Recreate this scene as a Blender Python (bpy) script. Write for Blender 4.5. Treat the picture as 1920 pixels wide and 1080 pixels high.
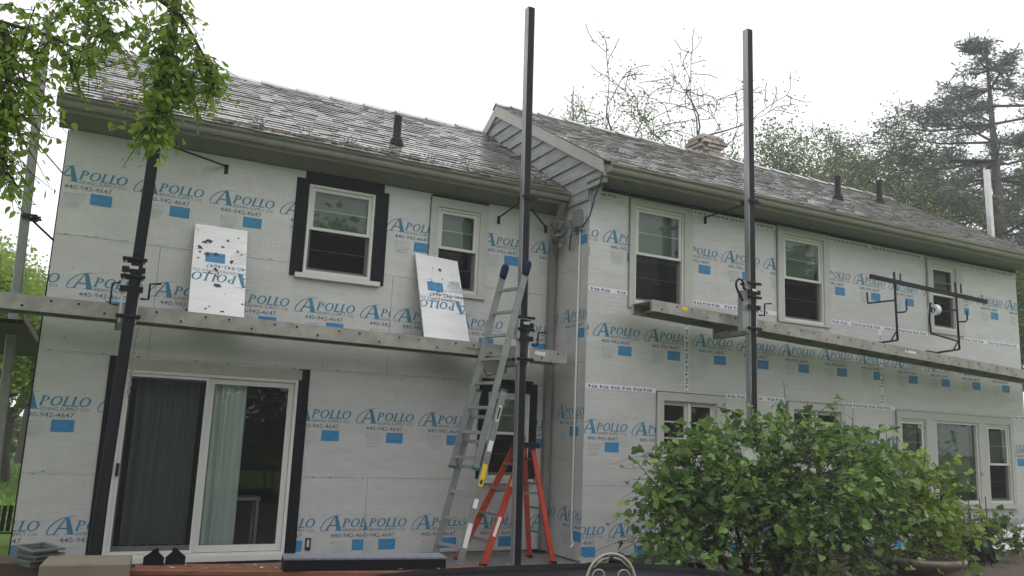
import bpy, bmesh, math, random
import numpy as np
from mathutils import Vector, Matrix
random.seed(7); rng = np.random.default_rng(11)
sc = bpy.context.scene; COL = sc.collection
for o in list(bpy.data.objects): bpy.data.objects.remove(o)
R = math.radians

# ---------------------------------------------------------------- camera
CAM = Vector((0.0, -9.6366, 1.5088)); FPX = 1548.64
_yaw, _pit, _rol = R(26.826), R(9.932), R(2.437)
_f = Vector((math.sin(_yaw)*math.cos(_pit), math.cos(_yaw)*math.cos(_pit), math.sin(_pit)))
_r = Vector((math.cos(_yaw), -math.sin(_yaw), 0)); _u = _r.cross(_f)
_r, _u = _r*math.cos(_rol)+_u*math.sin(_rol), -_r*math.sin(_rol)+_u*math.cos(_rol)
cam = bpy.data.cameras.new('camera'); camo = bpy.data.objects.new('camera', cam); COL.objects.link(camo)
cam.sensor_width = 36; cam.lens = 36*FPX/1920; cam.clip_end = 2000; cam.clip_start = .05
camo.matrix_world = Matrix(((_r.x, _u.x, -_f.x, CAM.x), (_r.y, _u.y, -_f.y, CAM.y), (_r.z, _u.z, -_f.z, CAM.z), (0, 0, 0, 1)))
sc.camera = camo
# ---------------------------------------------------------------- world, sun, exposure (rainy overcast)
SUN_EL, SUN_AZ = R(58), R(205)
w = bpy.data.worlds.new('World'); sc.world = w; w.use_nodes = True
nt = w.node_tree; nt.nodes.clear()
sky = nt.nodes.new('ShaderNodeTexSky'); sky.sky_type = 'NISHITA'; sky.sun_disc = False
sky.sun_elevation = SUN_EL; sky.sun_rotation = SUN_AZ; sky.dust_density = 6; sky.air_density = 1.5
hs = nt.nodes.new('ShaderNodeHueSaturation'); hs.inputs['Saturation'].default_value = .12
mx = nt.nodes.new('ShaderNodeMix'); mx.data_type = 'RGBA'; mx.inputs['Factor'].default_value = .85
nz = nt.nodes.new('ShaderNodeTexNoise'); nz.inputs['Scale'].default_value = 1.6; nz.inputs['Detail'].default_value = 4
cr = nt.nodes.new('ShaderNodeValToRGB')
cr.color_ramp.elements[0].position = .3; cr.color_ramp.elements[0].color = (8.2, 8.35, 8.8, 1)
cr.color_ramp.elements[1].position = .75; cr.color_ramp.elements[1].color = (9.6, 9.6, 9.75, 1)
bg = nt.nodes.new('ShaderNodeBackground'); bg.inputs['Strength'].default_value = .145
ow = nt.nodes.new('ShaderNodeOutputWorld')
L = nt.links.new
L(sky.outputs[0], hs.inputs['Color']); L(hs.outputs[0], mx.inputs[6]); L(nz.outputs[0], cr.inputs[0]); L(cr.outputs[0], mx.inputs[7])
L(mx.outputs[2], bg.inputs[0]); L(bg.outputs[0], ow.inputs[0])
sd = bpy.data.lights.new('sun', 'SUN'); sd.energy = .6; sd.angle = R(40); sd.color = (1, .97, .93)
so = bpy.data.objects.new('sun', sd); COL.objects.link(so)
so.rotation_euler = (R(90)-SUN_EL, 0, R(180)-SUN_AZ); so.location = (0, -10, 20)
vs = sc.view_settings; vs.view_transform = 'Standard'; vs.look = 'None'; vs.exposure = 0.22; vs.gamma = 1; vs.use_curve_mapping = False

# ---------------------------------------------------------------- pixel rays of the photograph
def ray(a, b): return _f + _r*((a-960)/FPX) - _u*((b-540)/FPX)
def onX(a, b, X): d = ray(a, b); return CAM + d*((X-CAM.x)/d.x)
def onY(a, b, Y): d = ray(a, b); return CAM + d*((Y-CAM.y)/d.y)
def onZ(a, b, Z): d = ray(a, b); return CAM + d*((Z-CAM.z)/d.z)
def onP(a, b, p, n): d = ray(a, b); n = Vector(n); return CAM + d*((Vector(p)-CAM).dot(n)/d.dot(n))
def depth(p): return (Vector(p)-CAM).dot(_f)

# ---------------------------------------------------------------- materials
MATS = {}
def mat(name, col, rough=.6, metal=0, spec=.5, var=.0, scale=6, bump=0, bscale=40, coat=0, stretch=None, col2=None, vthr=None, island=0):
    m = bpy.data.materials.new(name); m.use_nodes = True; n = m.node_tree; b = n.nodes['Principled BSDF']
    b.inputs['Roughness'].default_value = rough; b.inputs['Metallic'].default_value = metal
    b.inputs['Specular IOR Level'].default_value = spec; b.inputs['Coat Weight'].default_value = coat
    b.inputs['Coat Roughness'].default_value = .2
    lk = n.links.new
    tc = n.nodes.new('ShaderNodeTexCoord'); mp = n.nodes.new('ShaderNodeMapping')
    geo = n.nodes.new('ShaderNodeNewGeometry')
    lk(geo.outputs['Position'], mp.inputs[0])
    if stretch: mp.inputs['Scale'].default_value = stretch
    c = (*col, 1)
    if var or col2:
        t = n.nodes.new('ShaderNodeTexNoise'); t.inputs['Scale'].default_value = scale; t.inputs['Detail'].default_value = 5
        t.inputs['Roughness'].default_value = .65
        lk(mp.outputs[0], t.inputs['Vector'])
        rp = n.nodes.new('ShaderNodeValToRGB')
        lo, hi = vthr or (.3, .7)
        rp.color_ramp.elements[0].position = lo; rp.color_ramp.elements[1].position = hi
        c1 = col2 or tuple(max(0, v*(1-var)) for v in col)
        rp.color_ramp.elements[0].color = (*c1, 1)
        rp.color_ramp.elements[1].color = c if col2 else (*[min(1, v*(1+var)) for v in col], 1)
        lk(t.outputs[0], rp.inputs[0]); out = rp.outputs[0]
        if island:
            oi = n.nodes.new('ShaderNodeObjectInfo'); ad = n.nodes.new('ShaderNodeMath'); ad.operation = 'ADD'
            lk(geo.outputs['Random Per Island'], ad.inputs[0]); lk(oi.outputs['Random'], ad.inputs[1])
            fr = n.nodes.new('ShaderNodeMath'); fr.operation = 'FRACT'; lk(ad.outputs[0], fr.inputs[0])
            mr = n.nodes.new('ShaderNodeMapRange'); mr.inputs['To Min'].default_value = 1-island; mr.inputs['To Max'].default_value = 1+island
            lk(fr.outputs[0], mr.inputs[0])
            ml = n.nodes.new('ShaderNodeVectorMath'); ml.operation = 'SCALE'; lk(out, ml.inputs[0]); lk(mr.outputs[0], ml.inputs['Scale']); out = ml.outputs[0]
        lk(out, b.inputs['Base Color'])
    else: b.inputs['Base Color'].default_value = c
    if bump:
        t2 = n.nodes.new('ShaderNodeTexNoise'); t2.inputs['Scale'].default_value = bscale; t2.inputs['Detail'].default_value = 3
        lk(mp.outputs[0], t2.inputs['Vector'])
        bp = n.nodes.new('ShaderNodeBump'); bp.inputs['Strength'].default_value = bump; bp.inputs['Distance'].default_value = .02
        lk(t2.outputs[0], bp.inputs['Height']); lk(bp.outputs[0], b.inputs['Normal'])
    MATS[name] = m
    return m
def foam_mat(name, base):
    m = bpy.data.materials.new(name); m.use_nodes = True; n = m.node_tree; b = n.nodes['Principled BSDF']; lk = n.links.new
    geo = n.nodes.new('ShaderNodeNewGeometry')
    mp = n.nodes.new('ShaderNodeMapping'); mp.inputs['Scale'].default_value = (1.3, 1.3, 5)
    lk(geo.outputs['Position'], mp.inputs[0])
    t = n.nodes.new('ShaderNodeTexNoise'); t.inputs['Scale'].default_value = 1.3; t.inputs['Detail'].default_value = 7; t.inputs['Roughness'].default_value = .7
    lk(mp.outputs[0], t.inputs['Vector'])
    rp = n.nodes.new('ShaderNodeValToRGB'); rp.color_ramp.elements[0].position = .3; rp.color_ramp.elements[1].position = .68
    rp.color_ramp.elements[0].color = (*[v*.84 for v in base], 1); rp.color_ramp.elements[1].color = (*base, 1)
    lk(t.outputs[0], rp.inputs[0])
    # fine horizontal creases of the film facing
    mp2 = n.nodes.new('ShaderNodeMapping'); mp2.inputs['Scale'].default_value = (3, 3, 130); lk(geo.outputs['Position'], mp2.inputs[0])
    t2 = n.nodes.new('ShaderNodeTexNoise'); t2.inputs['Scale'].default_value = 1; t2.inputs['Detail'].default_value = 2; lk(mp2.outputs[0], t2.inputs['Vector'])
    mp3 = n.nodes.new('ShaderNodeMapping'); mp3.inputs['Scale'].default_value = (110, 110, 3); lk(geo.outputs['Position'], mp3.inputs[0])
    t3 = n.nodes.new('ShaderNodeTexNoise'); t3.inputs['Scale'].default_value = 1; t3.inputs['Detail'].default_value = 2; lk(mp3.outputs[0], t3.inputs['Vector'])
    ad = n.nodes.new('ShaderNodeMath'); ad.operation = 'ADD'; lk(t2.outputs[0], ad.inputs[0]); lk(t3.outputs[0], ad.inputs[1])
    mr = n.nodes.new('ShaderNodeMapRange'); mr.inputs[1].default_value = .7; mr.inputs[2].default_value = 1.3; mr.inputs[3].default_value = .93; mr.inputs[4].default_value = 1.04
    lk(ad.outputs[0], mr.inputs[0])
    vm = n.nodes.new('ShaderNodeVectorMath'); vm.operation = 'SCALE'; lk(rp.outputs[0], vm.inputs[0]); lk(mr.outputs[0], vm.inputs['Scale'])
    lk(vm.outputs[0], b.inputs['Base Color'])
    t4 = n.nodes.new('ShaderNodeTexNoise'); t4.inputs['Scale'].default_value = 2.2; t4.inputs['Detail'].default_value = 2; lk(geo.outputs['Position'], t4.inputs['Vector'])
    m4 = n.nodes.new('ShaderNodeMath'); m4.operation = 'MULTIPLY_ADD'; m4.inputs[1].default_value = 4.0; lk(t4.outputs[0], m4.inputs[0]); lk(ad.outputs[0], m4.inputs[2])
    bp = n.nodes.new('ShaderNodeBump'); bp.inputs['Strength'].default_value = .26; bp.inputs['Distance'].default_value = .012
    lk(m4.outputs[0], bp.inputs['Height']); lk(bp.outputs[0], b.inputs['Normal'])
    b.inputs['Roughness'].default_value = .36; b.inputs['Metallic'].default_value = .22
    MATS[name] = m
def glass_mat(name, tint, refl):
    m = bpy.data.materials.new(name); m.use_nodes = True; n = m.node_tree; n.nodes.clear(); lk = n.links.new
    tr = n.nodes.new('ShaderNodeBsdfTransparent'); tr.inputs[0].default_value = (*tint, 1)
    gl = n.nodes.new('ShaderNodeBsdfGlossy'); gl.inputs['Roughness'].default_value = .015; gl.inputs[0].default_value = (.93, .97, .95, 1)
    fr = n.nodes.new('ShaderNodeFresnel'); fr.inputs[0].default_value = refl
    mxs = n.nodes.new('ShaderNodeMixShader'); lk(fr.outputs[0], mxs.inputs[0]); lk(tr.outputs[0], mxs.inputs[1]); lk(gl.outputs[0], mxs.inputs[2])
    o = n.nodes.new('ShaderNodeOutputMaterial'); lk(mxs.outputs[0], o.inputs[0]); MATS[name] = m
def screen_mat(name):
    m = bpy.data.materials.new(name); m.use_nodes = True; n = m.node_tree; n.nodes.clear(); lk = n.links.new
    tr = n.nodes.new('ShaderNodeBsdfTransparent'); df = n.nodes.new('ShaderNodeBsdfDiffuse'); df.inputs[0].default_value = (.012, .013, .015, 1)
    mxs = n.nodes.new('ShaderNodeMixShader'); mxs.inputs[0].default_value = .55
    lk(tr.outputs[0], mxs.inputs[1]); lk(df.outputs[0], mxs.inputs[2])
    o = n.nodes.new('ShaderNodeOutputMaterial'); lk(mxs.outputs[0], o.inputs[0]); MATS[name] = m
def leaf_mat(name, c1, c2, trans=.35, rough=.45):
    m = bpy.data.materials.new(name); m.use_nodes = True; n = m.node_tree; b = n.nodes['Principled BSDF']; lk = n.links.new
    geo = n.nodes.new('ShaderNodeNewGeometry'); oi = n.nodes.new('ShaderNodeObjectInfo')
    ad = n.nodes.new('ShaderNodeMath'); ad.operation = 'ADD'; lk(geo.outputs['Random Per Island'], ad.inputs[0]); lk(oi.outputs['Random'], ad.inputs[1])
    fr = n.nodes.new('ShaderNodeMath'); fr.operation = 'FRACT'; lk(ad.outputs[0], fr.inputs[0])
    rp = n.nodes.new('ShaderNodeValToRGB'); rp.color_ramp.elements[0].color = (*c1, 1); rp.color_ramp.elements[1].color = (*c2, 1)
    lk(fr.outputs[0], rp.inputs[0]); lk(rp.outputs[0], b.inputs['Base Color'])
    b.inputs['Roughness'].default_value = rough
    tl = n.nodes.new('ShaderNodeBsdfTranslucent'); lk(rp.outputs[0], tl.inputs[0])
    ms = n.nodes.new('ShaderNodeMixShader'); ms.inputs[0].default_value = trans
    o = n.nodes['Material Output']; lk(b.outputs[0], ms.inputs[1]); lk(tl.outputs[0], ms.inputs[2]); lk(ms.outputs[0], o.inputs[0]); MATS[name] = m

foam_mat('foam', (.555, .55, .55)); foam_mat('foam_offcut', (.66, .66, .67))
mat('print_blue', (.03, .17, .285), .5, var=.22, scale=7); mat('print_rect', (.022, .19, .40), .5, var=.12, scale=9)
mat('print_dark', (.10, .14, .18), .6, var=.2, scale=6); mat('print_grey', (.30, .34, .37), .6)
mat('tape', (.68, .67, .72), .45); mat('tape_print', (.07, .05, .20), .5)
mat('sheathing', (.25, .22, .18), .8)
mat('black_flashing', (.006, .007, .010), .5, spec=.12, bump=.15, bscale=8)
mat('vinyl', (.56, .56, .54), .4, var=.04, scale=3); mat('casing', (.42, .42, .40), .5, var=.06, scale=4)
mat('tan_board', (.36, .34, .30), .6, var=.12, scale=5)
glass_mat('glass', (.86, .93, .89), 1.55); screen_mat('screen')
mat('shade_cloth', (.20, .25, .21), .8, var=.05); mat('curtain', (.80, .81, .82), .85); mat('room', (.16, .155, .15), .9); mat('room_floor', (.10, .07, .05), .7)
mat('shingle', (.215, .198, .188), .32, spec=.8, var=.5, scale=10, col2=(.085, .075, .07), bump=.12, bscale=60, island=.5, coat=1.0)
mat('roof_deck', (.03, .028, .028), .7); mat('ridge', (.22, .215, .21), .3, coat=.8, var=.3, scale=10, island=.3)
mat('gutter', (.20, .19, .165), .42, var=.15, scale=3, stretch=(1, 1, .3)); mat('soffit', (.16, .158, .145), .6, var=.1, scale=4)
mat('fascia', (.36, .34, .31), .55, var=.1, scale=5); mat('gable_board', (.22, .228, .232), .6, var=.34, scale=6, stretch=(1, .5, 3))
mat('pipe_black', (.008, .008, .010), .5, spec=.12); mat('brick', (.36, .31, .275), .85, var=.25, scale=8, bump=.4, island=.25); mat('mortar', (.46, .44, .42), .9)
mat('litter', (.085, .05, .035), .8, island=.5, var=.2)
mat('aluminium', (.34, .325, .30), .42, metal=.4, var=.28, scale=5); mat('aluminium_light', (.60, .60, .58), .35, metal=.5, var=.12, scale=7)
mat('pole_metal', (.30, .305, .315), .42, metal=.5, var=.3, scale=5, stretch=(1, 1, .25)); mat('pole_rubber', (.012, .0125, .016), .5, spec=.15, var=.4, scale=6, stretch=(1, 1, .2))
mat('pole_grey', (.27, .28, .29), .45, metal=.5, var=.15)
mat('black_metal', (.010, .010, .012), .5, spec=.15); mat('steel', (.42, .42, .41), .4, metal=.7, var=.2, scale=9)
mat('ladder_rail', (.28, .295, .29), .4, metal=.5, var=.15, scale=6); mat('mitt', (.007, .012, .045), .85, spec=.2); mat('ladder_green', (.02, .10, .06), .5)
mat('orange', (.40, .042, .018), .5, var=.14, scale=7); mat('step_grey', (.20, .20, .19), .45, metal=.4)
mat('sticker_white', (.70, .70, .70), .5); mat('sticker_yellow', (.72, .52, .02), .5); mat('sticker_blue', (.02, .05, .30), .5); mat('sticker_black', (.02, .02, .02), .5)
mat('deck_wood', (.17, .060, .030), .5, var=.35, scale=5, stretch=(.6, 6, 6), bump=.2); mat('dark_wood', (.05, .026, .02), .55, var=.3, scale=6)
mat('cardboard', (.17, .145, .105), .75, var=.12, scale=6); mat('trim_black', (.008, .008, .011), .5, spec=.12); mat('trim_top', (.17, .18, .23), .3, var=.3, scale=26)
mat('block_grey', (.085, .095, .085), .5, var=.15); mat('table_black', (.008, .008, .011), .5, spec=.12); mat('table_glass', (.012, .013, .016), .35, spec=.10, var=.5, scale=11)
mat('chair_cream', (.34, .32, .26), .45); mat('urn', (.17, .12, .105), .35, var=.25, scale=9); mat('soil', (.03, .022, .018), .9)
mat('ac_grey', (.16, .165, .16), .5, var=.1); mat('plastic_film', (.20, .20, .19), .3); mat('cable', (.012, .012, .014), .5)
mat('lawn', (.15, .27, .03), .9, var=.35, scale=1.4, col2=(.09, .19, .022)); mat('patio', (.16, .15, .145), .35, var=.25, scale=3, bump=.2); mat('earth', (.09, .07, .05), .9, var=.3)
mat('bark', (.06, .05, .042), .85, var=.35, scale=9, stretch=(1, 1, .3), bump=.6, bscale=25); mat('bark_pale', (.10, .092, .088), .85, var=.3, scale=8)
mat('twig', (.03, .026, .02), .8)
leaf_mat('leaf_near', (.16, .28, .028), (.36, .48, .085), .6); leaf_mat('leaf_redbud', (.045, .125, .025), (.23, .35, .085), .38, .32)
leaf_mat('leaf_yellow', (.15, .25, .03), (.28, .38, .055), .4); leaf_mat('leaf_mid', (.06, .13, .025), (.14, .23, .05), .35)
leaf_mat('leaf_back', (.085, .15, .04), (.19, .26, .085), .4); leaf_mat('leaf_sparse', (.14, .21, .05), (.24, .31, .10), .4); leaf_mat('needle', (.065, .095, .08), (.13, .165, .125), .3)
leaf_mat('grass', (.09, .19, .02), (.18, .30, .04), .3)
M = MATS
# ---------------------------------------------------------------- mesh builder
class MB:
    def __init__(s): s.v = []; s.f = []; s.m = []; s.smooth = []
    def add(s, vs, fs, m=0, sm=False):
        b = len(s.v); s.v += [tuple(p) for p in vs]
        for f in fs: s.f.append(tuple(i+b for i in f)); s.m.append(m); s.smooth.append(sm)
        return s
    def box(s, x0, x1, y0, y1, z0, z1, m=0):
        return s.add([(x0,y0,z0),(x1,y0,z0),(x1,y1,z0),(x0,y1,z0),(x0,y0,z1),(x1,y0,z1),(x1,y1,z1),(x0,y1,z1)],
                     [(3,2,1,0),(4,5,6,7),(0,1,5,4),(1,2,6,5),(2,3,7,6),(3,0,4,7)], m)
    def bar(s, p, q, w, h, up=(0,0,1), m=0):
        p, q = Vector(p), Vector(q); d = (q-p).normalized(); up = Vector(up)
        if abs(d.dot(up)) > .98: up = Vector((0,1,0))
        a = d.cross(up).normalized(); b = a.cross(d).normalized(); a = a*(w/2); b = b*(h/2)
        vs = [p-a-b, p+a-b, p+a+b, p-a+b, q-a-b, q+a-b, q+a+b, q-a+b]
        return s.add(vs, [(3,2,1,0),(4,5,6,7),(0,1,5,4),(1,2,6,5),(2,3,7,6),(3,0,4,7)], m)
    def tube(s, pts, r, n=6, m=0, cap=True, closed=False):
        pts = [Vector(p) for p in pts]; k = len(pts)
        rs = list(r) if hasattr(r, '__len__') else [r]*k
        vs = []; ref = None
        for i, p in enumerate(pts):
            a = pts[(i-1) % k] if (i or closed) else p; b = pts[(i+1) % k] if (i < k-1 or closed) else p
            t = (b-a); t = t.normalized() if t.length > 1e-9 else Vector((0,0,1))
            if ref is None: ref = Vector((0,0,1)) if abs(t.z) < .9 else Vector((1,0,0))
            u = (ref - t*ref.dot(t)); u = u.normalized() if u.length > 1e-6 else t.orthogonal().normalized()
            ref = u; v = t.cross(u)
            for j in range(n):
                c = 2*math.pi*j/n; vs.append(p + (u*math.cos(c)+v*math.sin(c))*rs[i])
        fs = []
        for i in range(k if closed else k-1):
            i2 = (i+1) % k
            for j in range(n): fs.append((i*n+j, i*n+(j+1) % n, i2*n+(j+1) % n, i2*n+j))
        s.add(vs, fs, m, True)
        if cap and not closed:
            b = len(s.v)-len(vs)
            s.f += [tuple(b+j for j in reversed(range(n))), tuple(b+(k-1)*n+j for j in range(n))]; s.m += [m, m]; s.smooth += [False, False]
        return s
    def lathe(s, prof, c, n=24, m=0):
        vs = []; fs = []
        for (r, z) in prof:
            for j in range(n): a = 2*math.pi*j/n; vs.append((c[0]+r*math.cos(a), c[1]+r*math.sin(a), c[2]+z))
        for i in range(len(prof)-1):
            for j in range(n): fs.append((i*n+j, i*n+(j+1) % n, (i+1)*n+(j+1) % n, (i+1)*n+j))
        return s.add(vs, fs, m, True)
    def prism(s, poly, o, a, b, t, m=0):
        # polygon (list of 2D) in plane o + a*x + b*y, thickness t along a x b
        o, a, b = Vector(o), Vector(a), Vector(b); nrm = a.cross(b).normalized()*t; k = len(poly)
        vs = [o+a*x+b*y for x, y in poly]; vs += [p+nrm for p in vs]
        fs = [tuple(reversed(range(k))), tuple(range(k, 2*k))]+[(i, (i+1) % k, k+(i+1) % k, k+i) for i in range(k)]
        return s.add(vs, fs, m)
    def mesh(s, name, mats):
        me = bpy.data.meshes.new(name); me.from_pydata(s.v, [], s.f)
        for x in mats: me.materials.append(M[x])
        me.polygons.foreach_set('material_index', s.m); me.polygons.foreach_set('use_smooth', s.smooth); me.update()
        return me
WP = {}
def wloc(o): return WP[o.name] if o is not None else Vector((0,0,0))
def link(name, me, parent=None, at=None):
    o = bpy.data.objects.new(name, me); COL.objects.link(o); at = Vector(at) if at is not None else Vector((0,0,0))
    WP[o.name] = at; o.location = at - wloc(parent)
    if parent is not None: o.parent = parent
    return o
def part(name, mb, mats, parent=None, bevel=0):
    """mesh in world coordinates -> object with its origin at its base centre"""
    if isinstance(mats, str): mats = [mats]
    a = np.array(mb.v); lo, hi = a.min(0), a.max(0); c = Vector(((lo[0]+hi[0])/2, (lo[1]+hi[1])/2, lo[2]))
    mb.v = [tuple(p) for p in (a-np.array(c))]
    o = link(name, mb.mesh(name, mats), parent, c)
    if bevel:
        bm = bmesh.new(); bm.from_mesh(o.data)
        bmesh.ops.bevel(bm, geom=[e for e in bm.edges if e.calc_face_angle(0) > .5], offset=bevel, segments=1, affect='EDGES'); bm.to_mesh(o.data); bm.free()
    return o
def thing(name, at, label, cat, group=None):
    o = bpy.data.objects.new(name, None); o.empty_display_size = .2; COL.objects.link(o); WP[o.name] = Vector(at); o.location = Vector(at)
    return tag(o, label, cat, group)
def tag(o, label, cat, group=None, kind=None):
    if label: o['label'] = label
    if cat: o['category'] = cat
    if group: o['group'] = group
    if kind: o['kind'] = kind
    return o
def sub(name, at, parent): 
    o = bpy.data.objects.new(name, None); o.empty_display_size = .1; COL.objects.link(o); WP[o.name] = Vector(at); o.location = Vector(at)-wloc(parent); o.parent = parent
    return o
def struct(o): o['kind'] = 'structure'; return o
def cells(rect, holes):
    """rect minus holes as grid cells; returns xs, zs, filled[i][j]"""
    x0, x1, z0, z1 = rect
    xs = sorted({x0, x1, *[min(max(v, x0), x1) for h in holes for v in h[:2]]}); zs = sorted({z0, z1, *[min(max(v, z0), z1) for h in holes for v in h[2:]]})
    fill = [[not any(h[0] < (xs[i]+xs[i+1])/2 < h[1] and h[2] < (zs[j]+zs[j+1])/2 < h[3] for h in holes) for j in range(len(zs)-1)] for i in range(len(xs)-1)]
    return xs, zs, fill
def slab(mb, rect, holes, y0, y1, m=0, swap=None):
    """wall slab with openings: front at y0, back at y1; swap=X makes the slab lie in the plane x=X (rect is then in Y,Z)"""
    xs, zs, F = cells(rect, holes); nx, nz = len(xs)-1, len(zs)-1
    T = (lambda x, y, z: (x, y, z)) if swap is None else (lambda x, y, z: (swap+y, x, z))
    g = lambda i, j: 0 <= i < nx and 0 <= j < nz and F[i][j]
    for i in range(nx):
        for j in range(nz):
            if not F[i][j]: continue
            a, b, c, d = xs[i], xs[i+1], zs[j], zs[j+1]
            mb.add([T(a,y0,c),T(b,y0,c),T(b,y0,d),T(a,y0,d)], [(0,1,2,3)], m); mb.add([T(a,y1,c),T(b,y1,c),T(b,y1,d),T(a,y1,d)], [(3,2,1,0)], m)
            if not g(i-1,j): mb.add([T(a,y0,c),T(a,y1,c),T(a,y1,d),T(a,y0,d)], [(3,2,1,0)], m)
            if not g(i+1,j): mb.add([T(b,y0,c),T(b,y1,c),T(b,y1,d),T(b,y0,d)], [(0,1,2,3)], m)
            if not g(i,j-1): mb.add([T(a,y0,c),T(b,y0,c),T(b,y1,c),T(a,y1,c)], [(3,2,1,0)], m)
            if not g(i,j+1): mb.add([T(a,y0,d),T(b,y0,d),T(b,y1,d),T(a,y1,d)], [(0,1,2,3)], m)
    return mb
def text_polys(body, width, height, shear=0, bold=0.0):
    cu = bpy.data.curves.new('t', 'FONT'); cu.body = body; cu.size = 1; cu.shear = shear; cu.offset = bold; cu.resolution_u = 2
    o = bpy.data.objects.new('t', cu); me = bpy.data.meshes.new_from_object(o)
    vs = np.array([v.co[:2] for v in me.vertices]); fs = [tuple(p.vertices) for p in me.polygons]
    bpy.data.objects.remove(o); bpy.data.curves.remove(cu); bpy.data.meshes.remove(me)
    lo, hi = vs.min(0), vs.max(0); vs = (vs-lo)/(hi-lo)*np.array([width, height])
    return vs, fs
def add_text(mb, body, x, z, width, height, y=0, m=0, shear=0, bold=0.0):
    vs, fs = text_polys(body, width, height, shear, bold)
    mb.add([(x+a, y, z+b) for a, b in vs], fs, m)
# ---------------------------------------------------------------- the printed logo of the foam boards (local: x right, z up, origin at the blue box)
def logo_mesh():
    mb = MB(); k = [0]
    def q(pts, m=0, sl=.28, zb=0):
        k[0] += 1; mb.add([(x+sl*(z-zb), -.00012*(k[0] % 5), z) for x, z in pts], [tuple(range(len(pts)))], m)
    def ring(cx, cz, rx, rz, tx, tz, m=0, sl=.28, zb=0, n=20):
        o = []; i_ = []
        for j in range(n):
            a = 2*math.pi*j/n; o.append((cx+rx*math.cos(a), cz+rz*math.sin(a))); i_.append((cx+(rx-tx)*math.cos(a), cz+(rz-tz)*math.sin(a)))
        for j in range(n):
            j2 = (j+1) % n; mb.add([(x+sl*(z-zb), -.0001, z) for x, z in (o[j], o[j2], i_[j2], i_[j])], [(0,1,2,3)], m)
    # big A
    zb, zt = .165, .325; ax = -.43
    q([(ax, zb), (ax+.022, zb), (ax+.112, zt), (ax+.100, zt)], sl=0)                        # thin left leg
    q([(ax+.100, zt), (ax+.135, zt), (ax+.185, zb), (ax+.128, zb)], sl=0)                   # heavy right leg
    q([(ax+.045, .212), (ax+.13, .212), (ax+.127, .226), (ax+.052, .226)], sl=0)
    q([(ax-.025, zb-.006), (ax+.05, zb-.006), (ax+.05, zb), (ax-.025, zb)], sl=0); q([(ax+.10, zb-.006), (ax+.205, zb-.006), (ax+.205, zb), (ax+.10, zb)], sl=0)
    b, t = .200, .292
    def stem(x, w=.022):
        q([(x, b), (x+w, b), (x+w, t), (x, t)], zb=b)
        q([(x-.012, b-.005), (x+w+.012, b-.005), (x+w+.012, b), (x-.012, b)], zb=b); q([(x-.012, t), (x+w+.010, t), (x+w+.010, t+.005), (x-.012, t+.005)], zb=b)
    stem(-.232)                                                                            # P
    n = 10; o = []; i_ = []
    for j in range(n+1):
        a = math.pi/2-math.pi*j/n; o.append((-.205+.042*math.cos(a), .268+.026*math.sin(a))); i_.append((-.207+.022*math.cos(a), .268+.019*math.sin(a)))
    for j in range(n): q([o[j], o[j+1], i_[j+1], i_[j]], zb=b)
    ring(-.095, .246, .052, .050, .021, .009, zb=b)                                        # O
    for x in (-.026, .052):                                                                # L L
        stem(x); q([(x+.022, b-.005), (x+.064, b-.005), (x+.068, b+.018), (x+.060, b+.008), (x+.022, b+.006)], zb=b)
    ring(.165, .246, .052, .050, .021, .009, zb=b)                                         # O
    # swoosh
    P = [(-.452, .148), (-.482, .160), (-.490, .190), (-.470, .235), (-.425, .285), (-.360, .322), (-.290, .338), (-.215, .336)]
    W = [.003, .009, .012, .012, .010, .008, .006, .001]
    for j in range(len(P)-1):
        (x0, z0), (x1, z1) = P[j], P[j+1]; dx, dz = x1-x0, z1-z0; l = math.hypot(dx, dz); nx, nz = -dz/l, dx/l
        q([(x0, z0), (x1, z1), (x1-nx*W[j+1], z1-nz*W[j+1]), (x0-nx*W[j], z0-nz*W[j])], sl=0)
    add_text(mb, 'SIDING SUPPLY CO', -.225, .150, .445, .034, -.0002, 1, 0, .006)
    add_text(mb, '440-942-4647', -.363, .080, .455, .050, -.0002, 1, 0, .006)
    # pale label box with fine print, blue box
    for (x0, x1, z0, z1) in [(-.352, -.168, .036, .040), (-.352, -.168, -.040, -.036), (-.352, -.348, -.036, .036), (-.172, -.168, -.036, .036)]: mb.box(x0, x1, -.0002, 0, z0, z1, 3)
    for r_ in range(3): mb.box(-.335+.03*(r_ == 0), -.19, -.0002, 0, .018-.02*r_, .022-.02*r_, 3)
    mb.box(-.345, -.325, -.0003, 0, .012, .030, 3)
    for r_ in range(4): mb.box(-.34, -.18-.03*(r_ % 2), -.0002, 0, -.062-.016*r_, -.057-.016*r_, 3)
    mb.box(-.104, .104, -.0002, 0, -.062, .060, 2)
    mb.box(-.085, .06, -.0005, -.0003, -.002, -.0005, 3); mb.box(-.085, .03, -.0005, -.0003, .02, .0212, 3)
    return mb.mesh('printed_logo', ['print_blue', 'print_dark', 'print_rect', 'print_grey', 'tape'])
LOGO = logo_mesh(); LX0, LX1, LZ0, LZ1 = -.492, .235, -.112, .34
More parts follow.
